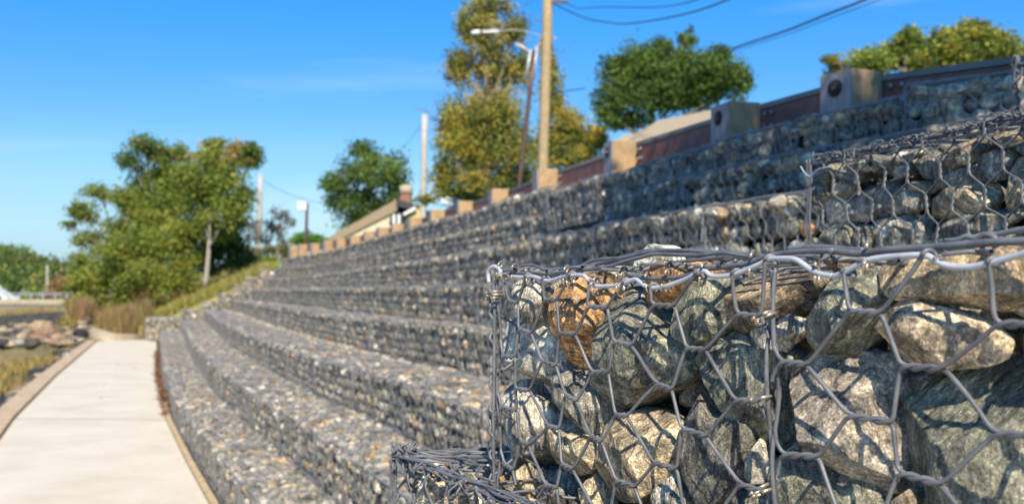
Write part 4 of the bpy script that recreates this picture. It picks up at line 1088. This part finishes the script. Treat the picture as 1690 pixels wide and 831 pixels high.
# ------------------------------------------------------------------ far shore
FC = {'g': [(.06, .10, .03), (.09, .13, .035), (.045, .08, .025)], 'y': [(.26, .21, .035), (.18, .19, .035), (.32, .24, .05)]}
def leafcloud(b, ctr, rad, n, size, cols, q, sub=34, sh=.60, lo=.15):
    """leaves gathered in sub-clumps spread through an ellipsoid"""
    d = q.normal(size=(sub, 3)); d /= np.linalg.norm(d, axis=1)[:, None]; rr_ = q.uniform(lo, 1, sub)**.6
    sc = ctr+d*rr_[:, None]*rad
    k = q.integers(sub, size=n); base = np.array(cols)[q.integers(len(cols), size=sub)]*(.75+.5*q.random(sub))[:, None]
    P = sc[k]+q.normal(size=(n, 3))*(np.array(rad)*sh*.42)
    nn = q.normal(size=(n, 3)); nn[:, 2] += .5; nn /= np.linalg.norm(nn, axis=1)[:, None]
    t = np.cross(nn, q.normal(size=(n, 3))); t /= np.linalg.norm(t, axis=1)[:, None]; s_ = np.cross(nn, t)
    z = size*.8*(.6+.8*q.random(n))[:, None]
    V = np.stack([P-t*z, P-s_*z*.55, P+t*z, P+s_*z*.55], 1).reshape(-1, 3)
    C = base[k]*(.8+.4*q.random(n))[:, None]
    b.add(V, np.arange(4*n).reshape(-1, 4), np.repeat(C, 4, 0)); return sc
def tree(name, label, Z, base_px, blobs, cols, leaf=.07, dens=1.0, trunk=.12, group=None, seed=0, bark='bark', lean=None, cat='tree', sub=26, depthk=.9, twigs=0, zb=None):
    q = np.random.default_rng(seed); bx, by = base_px; p0 = px(bx, by, Z)
    if zb is not None: p0[2] = zb
    t = empty(name, p0); tag(t, label, cat, group); loc = Vector(t.location)
    cb = MB(); tb = MB(); centers = []; sc = Z/FPX
    for (x, y, rx, ry, *cc_) in blobs:
        c = px(x, y, Z+q.uniform(-.5, .5)*rx*sc*1.2); rad = np.array([rx*sc, (rx+ry)/2*sc*depthk, ry*sc])*.84
        n_ = int(dens*(rx*ry)*sc*sc/(leaf*leaf)*19)
        cl = cols if not cc_ else cc_[0]
        s_ = leafcloud(cb, c, rad, n_, leaf, cl, q, sub); centers.append((c, s_))
    top = max(centers, key=lambda c: c[0][2]-1.6*abs(c[0][0]-p0[0]))[0]
    fork = p0+(top-p0)*.45+np.array([q.uniform(-.1, .1), 0, 0])
    if trunk:
        P = spline([p0, p0+(fork-p0)*.5+np.array([q.normal(0, .05), 0, 0]), fork, fork+(top-fork)*.4+np.array([0, .15*Z/FPX*30, 0]), fork+(top-fork)*.75+np.array([0, .3*Z/FPX*30, 0])], 6)
        tb.tube(P, np.linspace(trunk, trunk*.15, len(P)), 8)
        for c, s_ in centers:
            k = q.uniform(.25, .9); a = p0+(fork-p0)*k if c[2] < fork[2]+.3 else fork+(top-fork)*q.uniform(0, .4)
            if a[2] > c[2]: a = p0+(fork-p0)*min(.9, max(.15, (c[2]-p0[2])/(fork[2]-p0[2]+1e-6)*.5))
            mid = (a+c)/2+np.array([0, 0, -.06*np.linalg.norm(c-a)]); P = spline([a, mid, c], 5); tb.tube(P, np.linspace(trunk*.42, trunk*.12, len(P)), 6)
            for g in s_[::3]:
                P = spline([c+(a-c)*.25, (c+g)/2, g], 3); tb.tube(P, np.linspace(trunk*.14, trunk*.04, len(P)), 4)
        for _ in range(twigs):
            c, s_ = centers[int(q.integers(len(centers)))]; d = q.normal(size=3); d[2] = abs(d[2])*.6; d /= np.linalg.norm(d)
            L = q.uniform(.8, 1.7)*np.linalg.norm(s_[0]-c)*1.2+.4
            P = spline([c, c+d*L*.5+q.normal(0, .04, 3), c+d*L+q.normal(0, .08, 3)], 4); tb.tube(P, np.linspace(trunk*.12, .004, len(P)), 4)
            for _ in range(3):
                s0_ = P[int(q.integers(3, len(P)))]; e_ = d+q.normal(0, .5, 3); tb.tube([s0_, s0_+e_*.35*L*.5, s0_+e_*.35*L], [trunk*.05, trunk*.035, .003], 4)
        tb.build('trunk', M[bark], t, True).location = -loc
    cb.build('crown', M['leaf'], t).location = -loc
    return t
G_DK = [(.10, .17, .035), (.14, .22, .045), (.18, .26, .05), (.07, .12, .03)]
G_MD = [(.22, .29, .045), (.30, .35, .055), (.16, .23, .04), (.36, .37, .06)]
G_YL = [(.46, .38, .06), (.38, .35, .06), (.28, .31, .06), (.55, .42, .08), (.15, .20, .04), (.12, .17, .04)]
OR_ = [(.62, .36, .09), (.54, .36, .1), (.44, .34, .09)]
RU = [(.45, .20, .10), (.36, .19, .09), (.28, .23, .08)]
# wooded hill
def hill():
    b = MB(); xs = np.linspace(-170, 40, 60); ysq = np.linspace(150, 420, 24); V = []; F = []
    def hz(x, y):
        px_ = CX+x/y*FPX
        top = float(np.interp(px_, [-400, -120, 0, 40, 75, 110, 135, 260, 600], [11.5, 10, 9.4, 8.4, 6.8, 5.8, 4.8, 4, 3]))
        k = min(1, (y-150)/40); return -.2+top*.93*(k*k*(3-2*k))*(y/190 if y < 190 else 1)
    for y in ysq:
        for x in xs: V.append((x*y/170, y, hz(x*y/170, y)))
    for j in range(23):
        for i in range(59): F.append((j*60+i, j*60+i+1, (j+1)*60+i+1, (j+1)*60+i))
    b.add(V, F, (.05, .07, .025)); tag(b.build('hill', M['terrain'], smooth=True), 'wooded hill across the inlet', kind='structure')
    q = np.random.default_rng(4); cb = MB(); n_ = 0
    for _ in range(420):
        y = q.uniform(150, 215); xp = q.uniform(-120, 330); x = (xp-CX)/FPX*y; z = hz(x, y)
        pal = [G_DK, G_MD, G_DK, [(.22, .24, .07), (.28, .25, .09)]][int(q.integers(4))]
        if q.random() < .02: pal = OR_
        r = q.uniform(1.6, 3.0); leafcloud(cb, np.array([x, y, z+.3]), np.array([r, r, r*.8]), 130, .42, pal, q, 10)
    tag(cb.build('woodland', M['leaf']), 'dense mixed woodland covering the hill across the inlet', 'woodland', kind='stuff')
hill()
for k, (x, y, rx, ry, pal, lab) in enumerate(((96,478,22,26,RU,'rust red tree on the far shore beside the thin pole'),(50,490,20,20,G_MD,'yellow-green round tree on the far shore'),(122,485,20,26,G_DK,'dark green tree on the far shore behind the thicket'),(14,470,24,22,G_DK,'dark tree behind the white building'),(78,498,18,14,G_YL,'low yellow bush on the far shore'))):
    tree('broadleaf_tree', lab, 142, (x, 508), [(x, y, rx, ry), (x-rx*.4, y+ry*.3, rx*.7, ry*.6), (x+rx*.4, y+ry*.2, rx*.7, ry*.6)], pal, .35, .8, .25, 'trees on the far shore', 60+k)
b = MB(); A_ = px(-60, 512, 134); b.box((-62, 134.2, -.3), (90, .6, 1.55)); tag(b.build('sea_wall', M['seawall']), 'long tan seawall across the inlet', 'wall')
b = MB()
for k in range(46): b.box((-100+k*1.6, 134.2, .95), (.12, .12, .8))
b.box((-62, 134.2, 1.3), (76, .1, .1)); b.box((-62, 134.2, .95), (76, .08, .08)); tag(b.build('railing', M['grey_metal']), 'thin pale railing on top of the far seawall', 'railing')
# white gabled building
t = empty('white_house', px(10, 508, 140)); tag(t, 'white gabled building on the far shore at the left edge', 'house'); loc = Vector(t.location)
b = MB(); x0, x1 = px(-32, 0, 140)[0], px(27, 0, 140)[0]; xm = (x0+x1)/2-.4; zt = CZ-.4; za = CZ+1.0; zg = -.3
b.add([(x0, 140, zg), (x1, 140, zg), (x1, 140, zt-1.2), (xm-.6, 140, za), (x0, 140, zt-1.2), (x0, 147, zg), (x1, 147, zg), (x1, 147, zt-1.2), (xm-.6, 147, za), (x0, 147, zt-1.2)], [(0, 1, 2, 3)]); b.f.append(np.array([[0, 3, 4]])); b.f += [np.array([[1, 6, 7, 2]]), np.array([[5, 0, 4, 9]])]
b.build('wall', M['white_paint'], t).location = -loc
b = MB(); ap = (xm-.6, za+.1); 
for sx in ((x1+.3, zt-1.3), (x0-.3, zt-1.3)):
    b.add([(sx[0], 139.7, sx[1]), (ap[0], 139.7, ap[1]), (ap[0], 147.3, ap[1]), (sx[0], 147.3, sx[1]), (sx[0], 139.7, sx[1]+.15), (ap[0], 139.7, ap[1]+.15), (ap[0], 147.3, ap[1]+.15), (sx[0], 147.3, sx[1]+.15)], [(0, 1, 2, 3), (4, 5, 6, 7), (0, 1, 5, 4), (0, 3, 7, 4), (2, 3, 7, 6)])
b.build('roof', M['white_paint'], t).location = -loc
b = MB(); b.box((xm+.6, 139.95, .5), (.5, .08, .7)); b.build('window', M['glass'], t).location = -loc
b = MB(); b.box((xm-1.6, 139.95, .5), (.5, .08, .7)); b.build('window', M['glass'], t).location = -loc
def pole(name, label, x0, y0, x1, y1, Z, r0, r1, mat, zb=None, group='wooden utility poles', cat='utility pole'):
    a = px(x0, y0, Z); c = px(x1, y1, Z)
    if zb is not None: k = (zb-c[2])/(a[2]-c[2]); a = c+(a-c)*k
    t = empty(name, a); tag(t, label, cat, group); b = MB(); b.tube([a+(c-a)*k for k in np.linspace(0, 1, 6)], np.linspace(r0, r1, 6), 12)
    b.build('shaft', M[mat], t, True).location = -Vector(t.location); return t, a, c
pole('utility_pole', 'thin grey pole among trees on the far shore', 78, 508, 78, 438, 142, .16, .13, 'pole_grey', -.2)
PB = PLAT
# ------------------------------------------------------------------ trees left
tree('broadleaf_tree', 'leaning open-crowned tree at the left of the thicket', 39, (215, 500), [(140,352,30,24),(165,318,34,18),(200,322,26,18),(150,395,34,18),(190,385,30,30),(215,345,24,28),(125,345,20,12),(172,412,30,14),(112,372,16,10),(128,425,22,14),(150,440,34,24)], G_MD, .075, .75, .11, 'trees on the slope left of the terraces', 1)
tree('broadleaf_tree', 'tall dark-topped tree in the middle of the thicket', 40, (265, 500), [(238,238,36,26,G_DK+OR_[:1]),(300,330,60,60),(240,390,60,50),(215,265,26,20,G_DK),(270,262,34,26,G_DK+[OR_[1]]),(250,300,44,30),(285,300,40,34),(225,330,36,30),(300,255,26,20,G_MD+OR_),(262,345,50,34)], G_MD, .08, .95, .15, 'trees on the slope left of the terraces', 2)
tree('broadleaf_tree', 'green tree with a pale forked trunk beside the grass slope', 35.5, (339, 472), [(345,285,40,34),(375,300,40,34),(330,325,46,36),(375,345,42,34),(345,375,46,28),(398,258,38,26,G_MD+OR_),(350,240,26,18,G_MD+OR_[:1]),(415,245,20,14,G_DK),(352,262,34,20,G_MD+OR_[:1]),(420,262,20,18,OR_[:1]+G_DK),(405,325,24,30),(310,290,30,30)], G_MD, .075, 1.0, .10, 'trees on the slope left of the terraces', 3, 'bark_pale')
b_ = tree('shrub', 'broad olive shrub mass at the left of the thicket', 37, (180, 515), [(165,465,46,36),(205,440,46,40),(150,500,34,22,G_MD+RU),(185,495,44,24),(230,480,44,34),(200,410,40,30),(140,470,34,28),(128,500,24,20)], G_MD+[(.42, .38, .08)], .07, 1.0, .06, 'shrubs on the slope', 4, cat='shrub')
tree('shrub', 'yellow-green shrub mass in front of the tall trees', 36.5, (270, 500), [(262,400,44,36),(290,430,48,38),(250,455,44,34),(305,390,40,34),(300,465,36,22),(265,490,40,16,G_MD+RU)], G_MD+[(.44, .42, .06)], .07, 1.0, .06, 'shrubs on the slope', 5, cat='shrub')
tree('shrub', 'dark green shrub behind the pale forked trunk', 38, (385, 455), [(370,400,40,36),(395,425,28,26),(340,420,34,34),(380,375,34,28)], G_DK, .08, 1.0, .06, 'shrubs on the slope', 6, cat='shrub')
tree('sapling', 'thin sparse sapling with brown leaves beside the lawn', 38, (460, 435), [(462,352,20,14),(445,370,16,14),(478,365,16,14),(460,382,22,16),(438,395,12,12),(470,400,14,10)], [(.24, .17, .10), (.16, .14, .09), (.10, .12, .07)], .055, .32, .045, None, 7, 'bark', twigs=14)
tree('sapling', 'small bare grey sapling beside the pale pole', 40, (426, 430), [(420,372,16,18),(432,392,16,14),(412,392,10,12)], [(.14, .15, .10), (.2, .17, .1)], .05, .3, .04, None, 17, 'bark', twigs=12)
tree('shrub', 'bright green rounded bush behind the far guardrail posts', 42, (505, 408), [(505,393,26,12),(522,397,22,9),(490,398,16,8)], [(.18, .34, .04), (.13, .26, .04)], .07, 1.2, .04, None, 8, cat='shrub')
tree('shrub', 'low yellow bushes at the edge of the lawn', 44, (440, 425), [(420,415,16,10),(445,413,22,10),(470,412,18,10),(400,430,20,12,G_MD),(430,428,22,10,G_DK),(455,428,20,8,G_MD),(375,440,20,12,G_DK),(350,448,20,12,G_MD),(478,424,14,8,G_DK)], [(.28, .27, .08), (.2, .22, .07)], .06, 1.0, .04, None, 9, cat='shrub')
# trees above the wall
tree('broadleaf_tree', 'dark green tree behind the cream house', 62, (610, 420), [(605,250,34,24),(570,290,40,30),(620,285,44,36),(655,290,30,40),(560,330,32,26),(600,340,50,34),(650,340,36,30),(545,305,24,16),(592,368,44,20)], G_DK+[G_MD[0]], .13, .85, .25, 'trees behind the houses', 10)
tree('ivy_clad_tree', 'tall thin-topped tree clad in golden ivy behind the lamps', 33, (800, 345), [(800,60,40,44),(760,110,34,40),(815,120,46,50),(770,190,44,44),(830,190,44,50),(755,250,44,36),(810,260,52,44),(855,250,34,44),(770,300,42,30),(840,300,44,30),(860,110,26,40),(740,215,24,40),(730,290,26,34),(800,225,60,60),(870,300,30,36),(850,50,28,30),(770,40,24,36),(810,10,44,20)], G_YL+G_YL[:1]+[(.50, .42, .06)], .065, .9, .20, None, 11, 'bark', twigs=90, sub=40)
tree('broadleaf_tree', 'golden autumn tree behind the wooden utility pole', 44, (940, 290), [(930,215,44,40),(965,235,38,34),(905,250,44,34),(950,262,50,22),(915,160,26,44),(905,100,16,44),(985,222,22,18)], G_YL+[(.66, .46, .08)], .085, 1.2, .16, 'trees behind the houses', 12, twigs=24)
tree('broadleaf_tree', 'round dark green tree between the utility pole and guardrail', 40, (1075, 270), [(1020,120,40,32),(1070,105,50,40),(1130,110,50,40),(1185,115,42,34),(1005,165,36,26),(1060,165,50,36),(1130,165,56,34),(1195,150,38,30),(1085,75,26,20),(1135,62,18,20),(1225,130,22,24),(1030,200,44,18),(1190,90,22,16),(1045,140,46,40),(1105,140,50,40),(1160,135,50,36),(1010,190,30,22)], G_DK+G_DK+[G_MD[0]], .085, 1.25, .22, 'trees behind the houses', 13)
tree('broadleaf_tree', 'olive green tree left of the golden one, behind the top guardrail', 26, (1480, 180), [(1480,85,46,26),(1430,105,40,24),(1385,120,26,20,G_YL),(1500,60,24,18),(1520,100,40,30),(1370,100,18,12,G_YL),(1460,95,60,26),(1510,90,50,34)], G_MD, .06, 1.2, .13, 'trees behind the houses', 14)
tree('broadleaf_tree', 'yellow-green crown at the top right behind the guardrail', 25, (1600, 170), [(1590,60,46,26),(1640,75,44,30),(1560,70,34,24),(1610,45,30,18),(1670,90,34,24),(1600,95,60,24),(1615,70,50,30),(1560,95,50,26)], G_YL+G_MD, .06, 1.2, .13, 'trees behind the houses', 15)
tree('broadleaf_tree', 'low dark hedge tree beside the ivy-clad tree foot', 36, (760, 345), [(745,320,44,14),(790,325,40,16),(845,318,40,16),(700,330,24,10)], G_DK+G_YL[:2], .07, .9, .06, None, 16)

q = np.random.default_rng(77)
st_ = empty('broadleaf_tree', (5.2, 1.5, PLAT)); tag(st_, 'added unseen tree beyond the right edge, put in to shade the upper baskets', 'tree'); ls = Vector(st_.location)  # unseen tree, added so that its crown shades the upper baskets
cb = MB(); tb = MB()
tb.tube(spline([(5.2, 1.5, PLAT-.3), (5.0, 1.5, 4.5), (4.4, 1.4, 6.0), (3.2, 1.4, 6.8), (1.9, 1.5, 7.1)], 6), np.linspace(.16, .03, 25), 8)
for cx_, cy_, cz_, a_, b2_, c_2 in ((1.85, .3, 7.1, 1.0, 1.2, .5), (2.7, -.5, 7.2, 1.0, .9, .5), (1.5, 1.75, 7.1, .9, .75, .5), (2.7, 1.2, 7.4, 1.0, 1.3, .6), (3.9, 1.6, 7.3, 1.2, 1.4, .8), (5.2, 1.6, 7.4, 1.3, 1.6, 1.1)):
    sc_ = leafcloud(cb, np.array([cx_, cy_, cz_]), np.array([a_, b2_, c_2]), 1500, .085, G_MD, q, 26)
    for g in sc_[::3]: tb.tube(spline([(max(cx_, 2.2), 1.45, 6.9), (cx_, cy_, cz_), g], 3), np.linspace(.03, .008, 7), 4)
tb.build('trunk', M['bark'], st_, True).location = -ls; cb.build('crown', M['leaf'], st_).location = -ls

# ------------------------------------------------------------------ houses
def prism(b, pts2, y0, y1):
    n_ = len(pts2); V = [(x, y0, z) for x, z in pts2]+[(x, y1, z) for x, z in pts2]
    b.add(V, [[i, (i+1) % n_, n_+(i+1) % n_, n_+i] for i in range(n_)]); k = b.n-2*n_
    for i in range(1, n_-1):
        b.f.append(np.array([[k, k+i, k+i+1]])); b.f.append(np.array([[k+n_, k+n_+i+1, k+n_+i]]))
ZH = 48
def hp(x, y): p = px(x, y, ZH); return (p[0], p[2])
t = empty('cream_house', (hp(600, 0)[0], ZH, PB)); tag(t, 'cream house with a long sloping tan roof and brick chimney', 'house'); loc = Vector(t.location)
b = MB(); L0 = hp(545, 398); ap = hp(652, 340); R0 = hp(652, 420); prism(b, [(L0[0], PB-.5), (R0[0], PB-.5), ap, hp(545, 396)], ZH, ZH+7); b.build('wall', M['cream'], t).location = -loc
b = MB(); a1 = hp(528, 400); a2 = hp(655, 329); prism(b, [a1, hp(537, 407), hp(659, 346), a2], ZH-.12, ZH+7.4); b.build('roof', M['roof_brown'], t).location = -loc
b = MB(); prism(b, [hp(655, 329), hp(657, 341), hp(700, 352), hp(700, 342)], ZH-.4, ZH+7.4); b.build('roof', M['roof_dark'], t).location = -loc
b = MB(); c_ = hp(667, 345); b.box((c_[0], ZH+1, (hp(0, 318)[1]+hp(0, 350)[1])/2), (.5, .6, hp(0, 318)[1]-hp(0, 350)[1])); ch = b.build('chimney', M['brick'], t); ch.location = -loc
b = MB(); b.box((c_[0], ZH+1, hp(0, 311)[1]), (.56, .62, .42)); b.box((c_[0], ZH+1, hp(0, 303.5)[1]), (.42, .46, .1)); b.build('pot', M['seawall'], ch, True)
b = MB(); prism(b, [hp(648, 354), hp(644, 372), hp(673, 372), hp(676, 352)], ZH-.6, ZH+2); b.build('roof', M['roof_dark'], t).location = -loc
b = MB(); prism(b, [hp(673, 360), hp(673, 392), hp(700, 392), hp(698, 345), hp(690, 348)], ZH-.7, ZH+2); b.build('wing_wall', M['yellow'], t).location = -loc
b = MB(); prism(b, [hp(669, 354), hp(670, 358), hp(690, 348), hp(688, 343)], ZH-.95, ZH-.55); b.build('gutter', M['white_paint'], t).location = -loc
for xa in (654, 662):
    b = MB(); b.box((hp(xa, 0)[0], ZH-.75, hp(0, 366)[1]), (.16, .12, .6)); f_ = b.build('window', M['white_paint'], t); f_.location = -loc
    b = MB(); b.box((hp(xa+3, 0)[0], ZH-.78, hp(0, 366)[1]), (.08, .1, .56)); b.build('pane', M['glass'], f_)
b = MB(); b.box((hp(663, 0)[0], ZH-.3, hp(0, 382)[1]), (1.0, .5, .9)); b.build('porch_wall', M['cream'], t).location = -loc
# second house: hip roof above the guardrail
ZH = 22
t = empty('hip_roof_house', (hp(1130, 0)[0], ZH, PB)); tag(t, 'house showing only a tan hip roof above the guardrail', 'house'); loc = Vector(t.location)
def P3(x, y, Z): return px(x, y, Z)
b = MB(); b.add([P3(1040, 237, 20), P3(1196, 216, 18), P3(1190, 178, 22), P3(1086, 199, 23), P3(1040, 225, 28), P3(1192, 205, 28)], [(0, 1, 2, 3), (3, 2, 5, 4)]); b.f.append(np.array([[0, 3, 4]])); b.build('roof', M['roof_tan'], t).location = -loc
b = MB(); w0 = P3(1050, 240, 20.3); w1 = P3(1190, 219, 18.2)
prb = np.array([w0, w1]); V = []
for p in (w0, w1, w1+np.array([1, 8, 0]), w0+np.array([1, 6, 0])): V += [np.array([p[0], p[1], PB-.3]), np.array([p[0], p[1], w0[2]-.05])]
b.add(V, [(0, 2, 3, 1), (2, 4, 5, 3), (4, 6, 7, 5), (6, 0, 1, 7)]); b.build('wall', M['cream'], t).location = -loc
t = empty('small_shed', P3(1030, 240, 24)); tag(t, 'low brown shed roof left of the hip roof', 'shed'); loc = Vector(t.location)
b = MB(); b.add([P3(1008, 240, 24), P3(1062, 236, 24), P3(1052, 221, 26), P3(1030, 222, 26), P3(1008, 240, 28), P3(1062, 236, 28)], [(0, 1, 2, 3), (3, 2, 5, 4)]); b.f.append(np.array([[0, 3, 4]])); b.f.append(np.array([[1, 5, 2]])); b.build('roof', M['roof_tan'], t).location = -loc
b = MB(); b.box(np.array([P3(1035, 240, 26)[0], 26, PB+.15]), (.7, 3, .6)); b.build('wall', M['brick'], t).location = -loc
# grey roof glimpse left of the ivy tree
ZH = 40
t = empty('dark_roof_house', (hp(765, 0)[0], ZH, PB)); tag(t, 'dark low roof behind the posts under the ivy-clad tree', 'house'); loc = Vector(t.location)
b = MB(); prism(b, [hp(722, 352), hp(760, 331), hp(820, 312), hp(845, 330), hp(845, 345), hp(722, 362)], ZH, ZH+4); b.build('roof', M['roof_dark'], t).location = -loc
b = MB(); b.box((hp(775, 0)[0], ZH-.1, PB+.6), (2.0, .3, 1.4)); b.build('wall', M['yellow'], t).location = -loc
b = MB(); b.box((hp(735, 0)[0], ZH+1, hp(0, 322)[1]), (.4, .4, .5)); b.build('chimney', M['white_paint'], t).location = -loc

# ------------------------------------------------------------------ poles, lamps, cables
pA, a, c = pole('utility_pole', 'thick golden-brown utility pole rising out of the top of the picture', 896, 280, 906, -60, 26, .135, .135, 'pole_wood', PB)
la = Vector(pA.location)
b = MB(); e0 = px(903, 62, 26); e1 = px(812, 52, 24.8); b.tube(spline([e0, (e0+e1)/2+np.array([0, 0, .10]), e1], 6), .014, 8); arm = b.build('lamp_arm', M['pole_grey'], pA, True); arm.location = -la
b = MB(); h0 = px(803, 53, 24.8); b.box(h0, (.20, .13, .06)); b.box(h0+np.array([.2, 0, .01]), (.2, .14, .07)); b.build('lamp_head', M['grey_metal'], pA).location = -la
b = MB(); h0 = px(786, 54, 24.8); b.tube([h0+np.array([.1, 0, .02]), h0, h0+np.array([-.13, 0, -.01])], [.05, .065, .04], 10); b.build('lamp_lens', M['white_paint'], pA, True).location = -la
for yy_ in (-18, 4):
    b = MB(); q0 = px(905, yy_, 26); b.box(q0+np.array([.28, 0, 0]), (.5, .06, .06)); b.build('bracket', M['brown_metal'], pA).location = -la
pole('utility_pole', 'bleached grey wooden pole left of the ivy-clad tree', 698, 362, 701, 190, 47, .16, .14, 'pole_grey', PB)
pole('utility_pole', 'pale pole behind the trees above the lawn', 427, 425, 430, 288, 48, .13, .11, 'pole_grey', PB)
t, a, c = pole('street_lamp', 'leaning rusty brown street lamp post before the utility pole', 856, 312, 882, 84, 20, .045, .045, 'brown_metal', PB-.1, None, 'street lamp'); lt = Vector(t.location)
b = MB(); b.tube([px(868, 130, 20), px(876, 82, 20)], .03, 8); b.tube([px(880, 132, 20), px(886, 76, 20)], .03, 8); b.build('conduit', M['grey_metal'], t, True).location = -lt
b = MB(); b.tube([px(882, 88, 20), px(872, 85, 20), px(862, 78, 20), px(850, 72, 20)], [.018, .022, .045, .025], 10); b.build('lamp_head', M['pole_grey'], t, True).location = -lt
t, a, c = pole('street_lamp', 'white square lamp head on a thin brown post by the far posts', 504, 425, 507, 336, 34, .055, .05, 'brown_metal', PB-.1, None, 'street lamp'); lt = Vector(t.location)
b = MB(); h0 = px(500, 340, 34); b.box(h0, (.29, .34, .28)); b.build('lamp_head', M['white_paint'], t).location = -lt
def cable(label, pts, r, group='overhead cables'):
    P = spline([px(*p) for p in pts], 8); b = MB(); b.tube(P, r, 6); tag(b.build('cable', M['cable'], smooth=True), label, 'cable', group)
cable('sagging cable right of the golden-brown pole', [(908,4,26),(960,28,24),(1000,37,22.5),(1040,39,21),(1120,26,18),(1200,0,15),(1300,-60,12)], .014)
cable('short cable stub leaving the golden-brown pole top', [(908,-4,26),(930,4,25),(955,14,24),(990,12,22),(1085,12,19),(1150,0,16),(1250,-40,13)], .010)
cable('thick dark cable crossing the sky above the round tree', [(980,150,52),(1120,112,50),(1222,76,47),(1300,50,43),(1360,26,40),(1450,-10,36),(1560,-70,32)], .045)
cable('thin cable just under the thick dark one', [(980,154,52),(1120,116,50),(1222,81,47),(1300,57,43),(1360,34,40),(1450,0,36),(1560,-50,32)], .016)
cable('cable between the golden-brown pole and round tree', [(903,155,26),(930,151,30),(965,146,38)], .02)
cable('thin cable from the bleached pole down to the left', [(700,200,47),(670,238,52),(640,262,60)], .011)
cable('thin cable right of the pale lawn pole', [(430,295,48),(455,310,50),(490,325,54),(530,335,60)], .011)

# ------------------------------------------------------------------ timber guardrail on the top tier
def rail_at(xp):
    lo, hi = 3.4, 31.4
    for _ in range(50):
        m = (lo+hi)/2
        if CX+np.interp(m, rz_, rx_)/m*FPX > xp: lo = m
        else: hi = m
    return np.array([np.interp(lo, rz_, rx_), lo, 0])
PT = ([3.6, 4.1, 4.9, 5.8, 7.7, 9.7, 12.1, 16, 20, 26, 31], [1.0, 1.013, 1.08, 1.085, 1.14, 1.18, 1.22, 1.27, 1.31, 1.36, 1.40])
gr = empty('guardrail', (1.0, 7, PLAT)); tag(gr, 'timber post guardrail with brown steel rail along the top terrace', 'guardrail'); lg = Vector(gr.location)
posts = [rail_at(x) for x in (1850, 1405, 1215, 1025, 901, 824, 767, 722, 686, 657, 633, 610, 587, 563, 542, 520, 500, 485)]
for k, p in enumerate(posts):
    q0 = posts[max(k-1, 0)]; q1 = posts[min(k+1, len(posts)-1)]; d = nrm(q0-q1); nf = np.array([-d[1], d[0], 0])*-1
    if nf[0] > 0: nf = -nf
    top = CZ+float(np.interp(p[1], *PT)); R = frame(nf, d, UP); hgt = .75
    w_ = (.2 if p[1] < 14 else .24)*rnd.uniform(.94, 1.05); top += rnd.uniform(-.012, .012); R = R@Rz(rnd.uniform(-.05, .05))
    b = MB(); b.box(p+UP*(top-hgt/2), (w_, w_, hgt), R); po = b.build('post', M['wood'], gr); po.location = -lg
    bv = po.modifiers.new('bevel', 'BEVEL'); bv.width = .008; bv.segments = 2
    b = MB(); b.box(p+nf*(w_/2+.006)+UP*(top-hgt/2-.004), (.012, w_-.006, hgt-.012), R); b.build('front_shade_layer', M['shade_grey'], po)  # thin grey layer painting the post's unlit water side
    if p[1] < 9:
        cc_ = p+nf*(w_/2+.013)+UP*(top-.085)
        b = MB(); b.box(p-nf*(w_/2+.025)+UP*(top-hgt/2-.01), (.045, w_*.96, hgt-.03), R); b.build('spacer_board', M['shade_grey'], po)
        b = MB(); b.tube([cc_+nf*.0, cc_+nf*.006], [.043, .043], 20); b.build('recess_shade_disc', M['hole_shade'], po, True)  # flat dark disc on the face; colour stands in for shade in a hole
        b = MB(); b.tube([cc_+nf*.006, cc_+nf*.018], [.014, .011], 6); b.build('bolt', M['rust'], po, True)
    if k:
        a = posts[k-1]; dd = nrm(a-p); L = np.linalg.norm(a-p)-w_-.02
        ta = CZ+float(np.interp(a[1], *PT)); mid = (a+p)/2; slope = nrm(a-p+UP*(ta-top)); nrm_ = np.cross(slope, nf); nrm_ = nrm_ if nrm_[2] > 0 else -nrm_
        Rr = frame(nf, slope, nrm_); zc = (ta+top)/2
        b = MB(); b.box(mid+UP*(zc-.12)-nf*.115, (.05, L, .15), Rr); b.build('rail', M['rust'], gr).location = -lg
        b = MB(); b.box(mid+UP*(zc-.025)-nf*.15, (.13, L+w_, .03), Rr); b.box(mid+UP*(zc-.12)-nf*.19, (.09, L+w_, .15), Rr); b.build('rail_cap', M['cap'], gr).location = -lg
        if p[1] < 10:
            for s_ in (.05, .11):
                for e_ in (-.075, -.145):
                    cc_ = p+dd*(w_/2+s_)+UP*(top+e_+s_*slope[2])-nf*.088
                    b = MB(); b.tube([cc_, cc_+nf*.014], [.017, .013], 8); b.build('rail_bolt', M['bolt'], gr, True).location = -lg
print('stones', len(STONES), 'ind', len(ind), 'baskets', len(BASK))
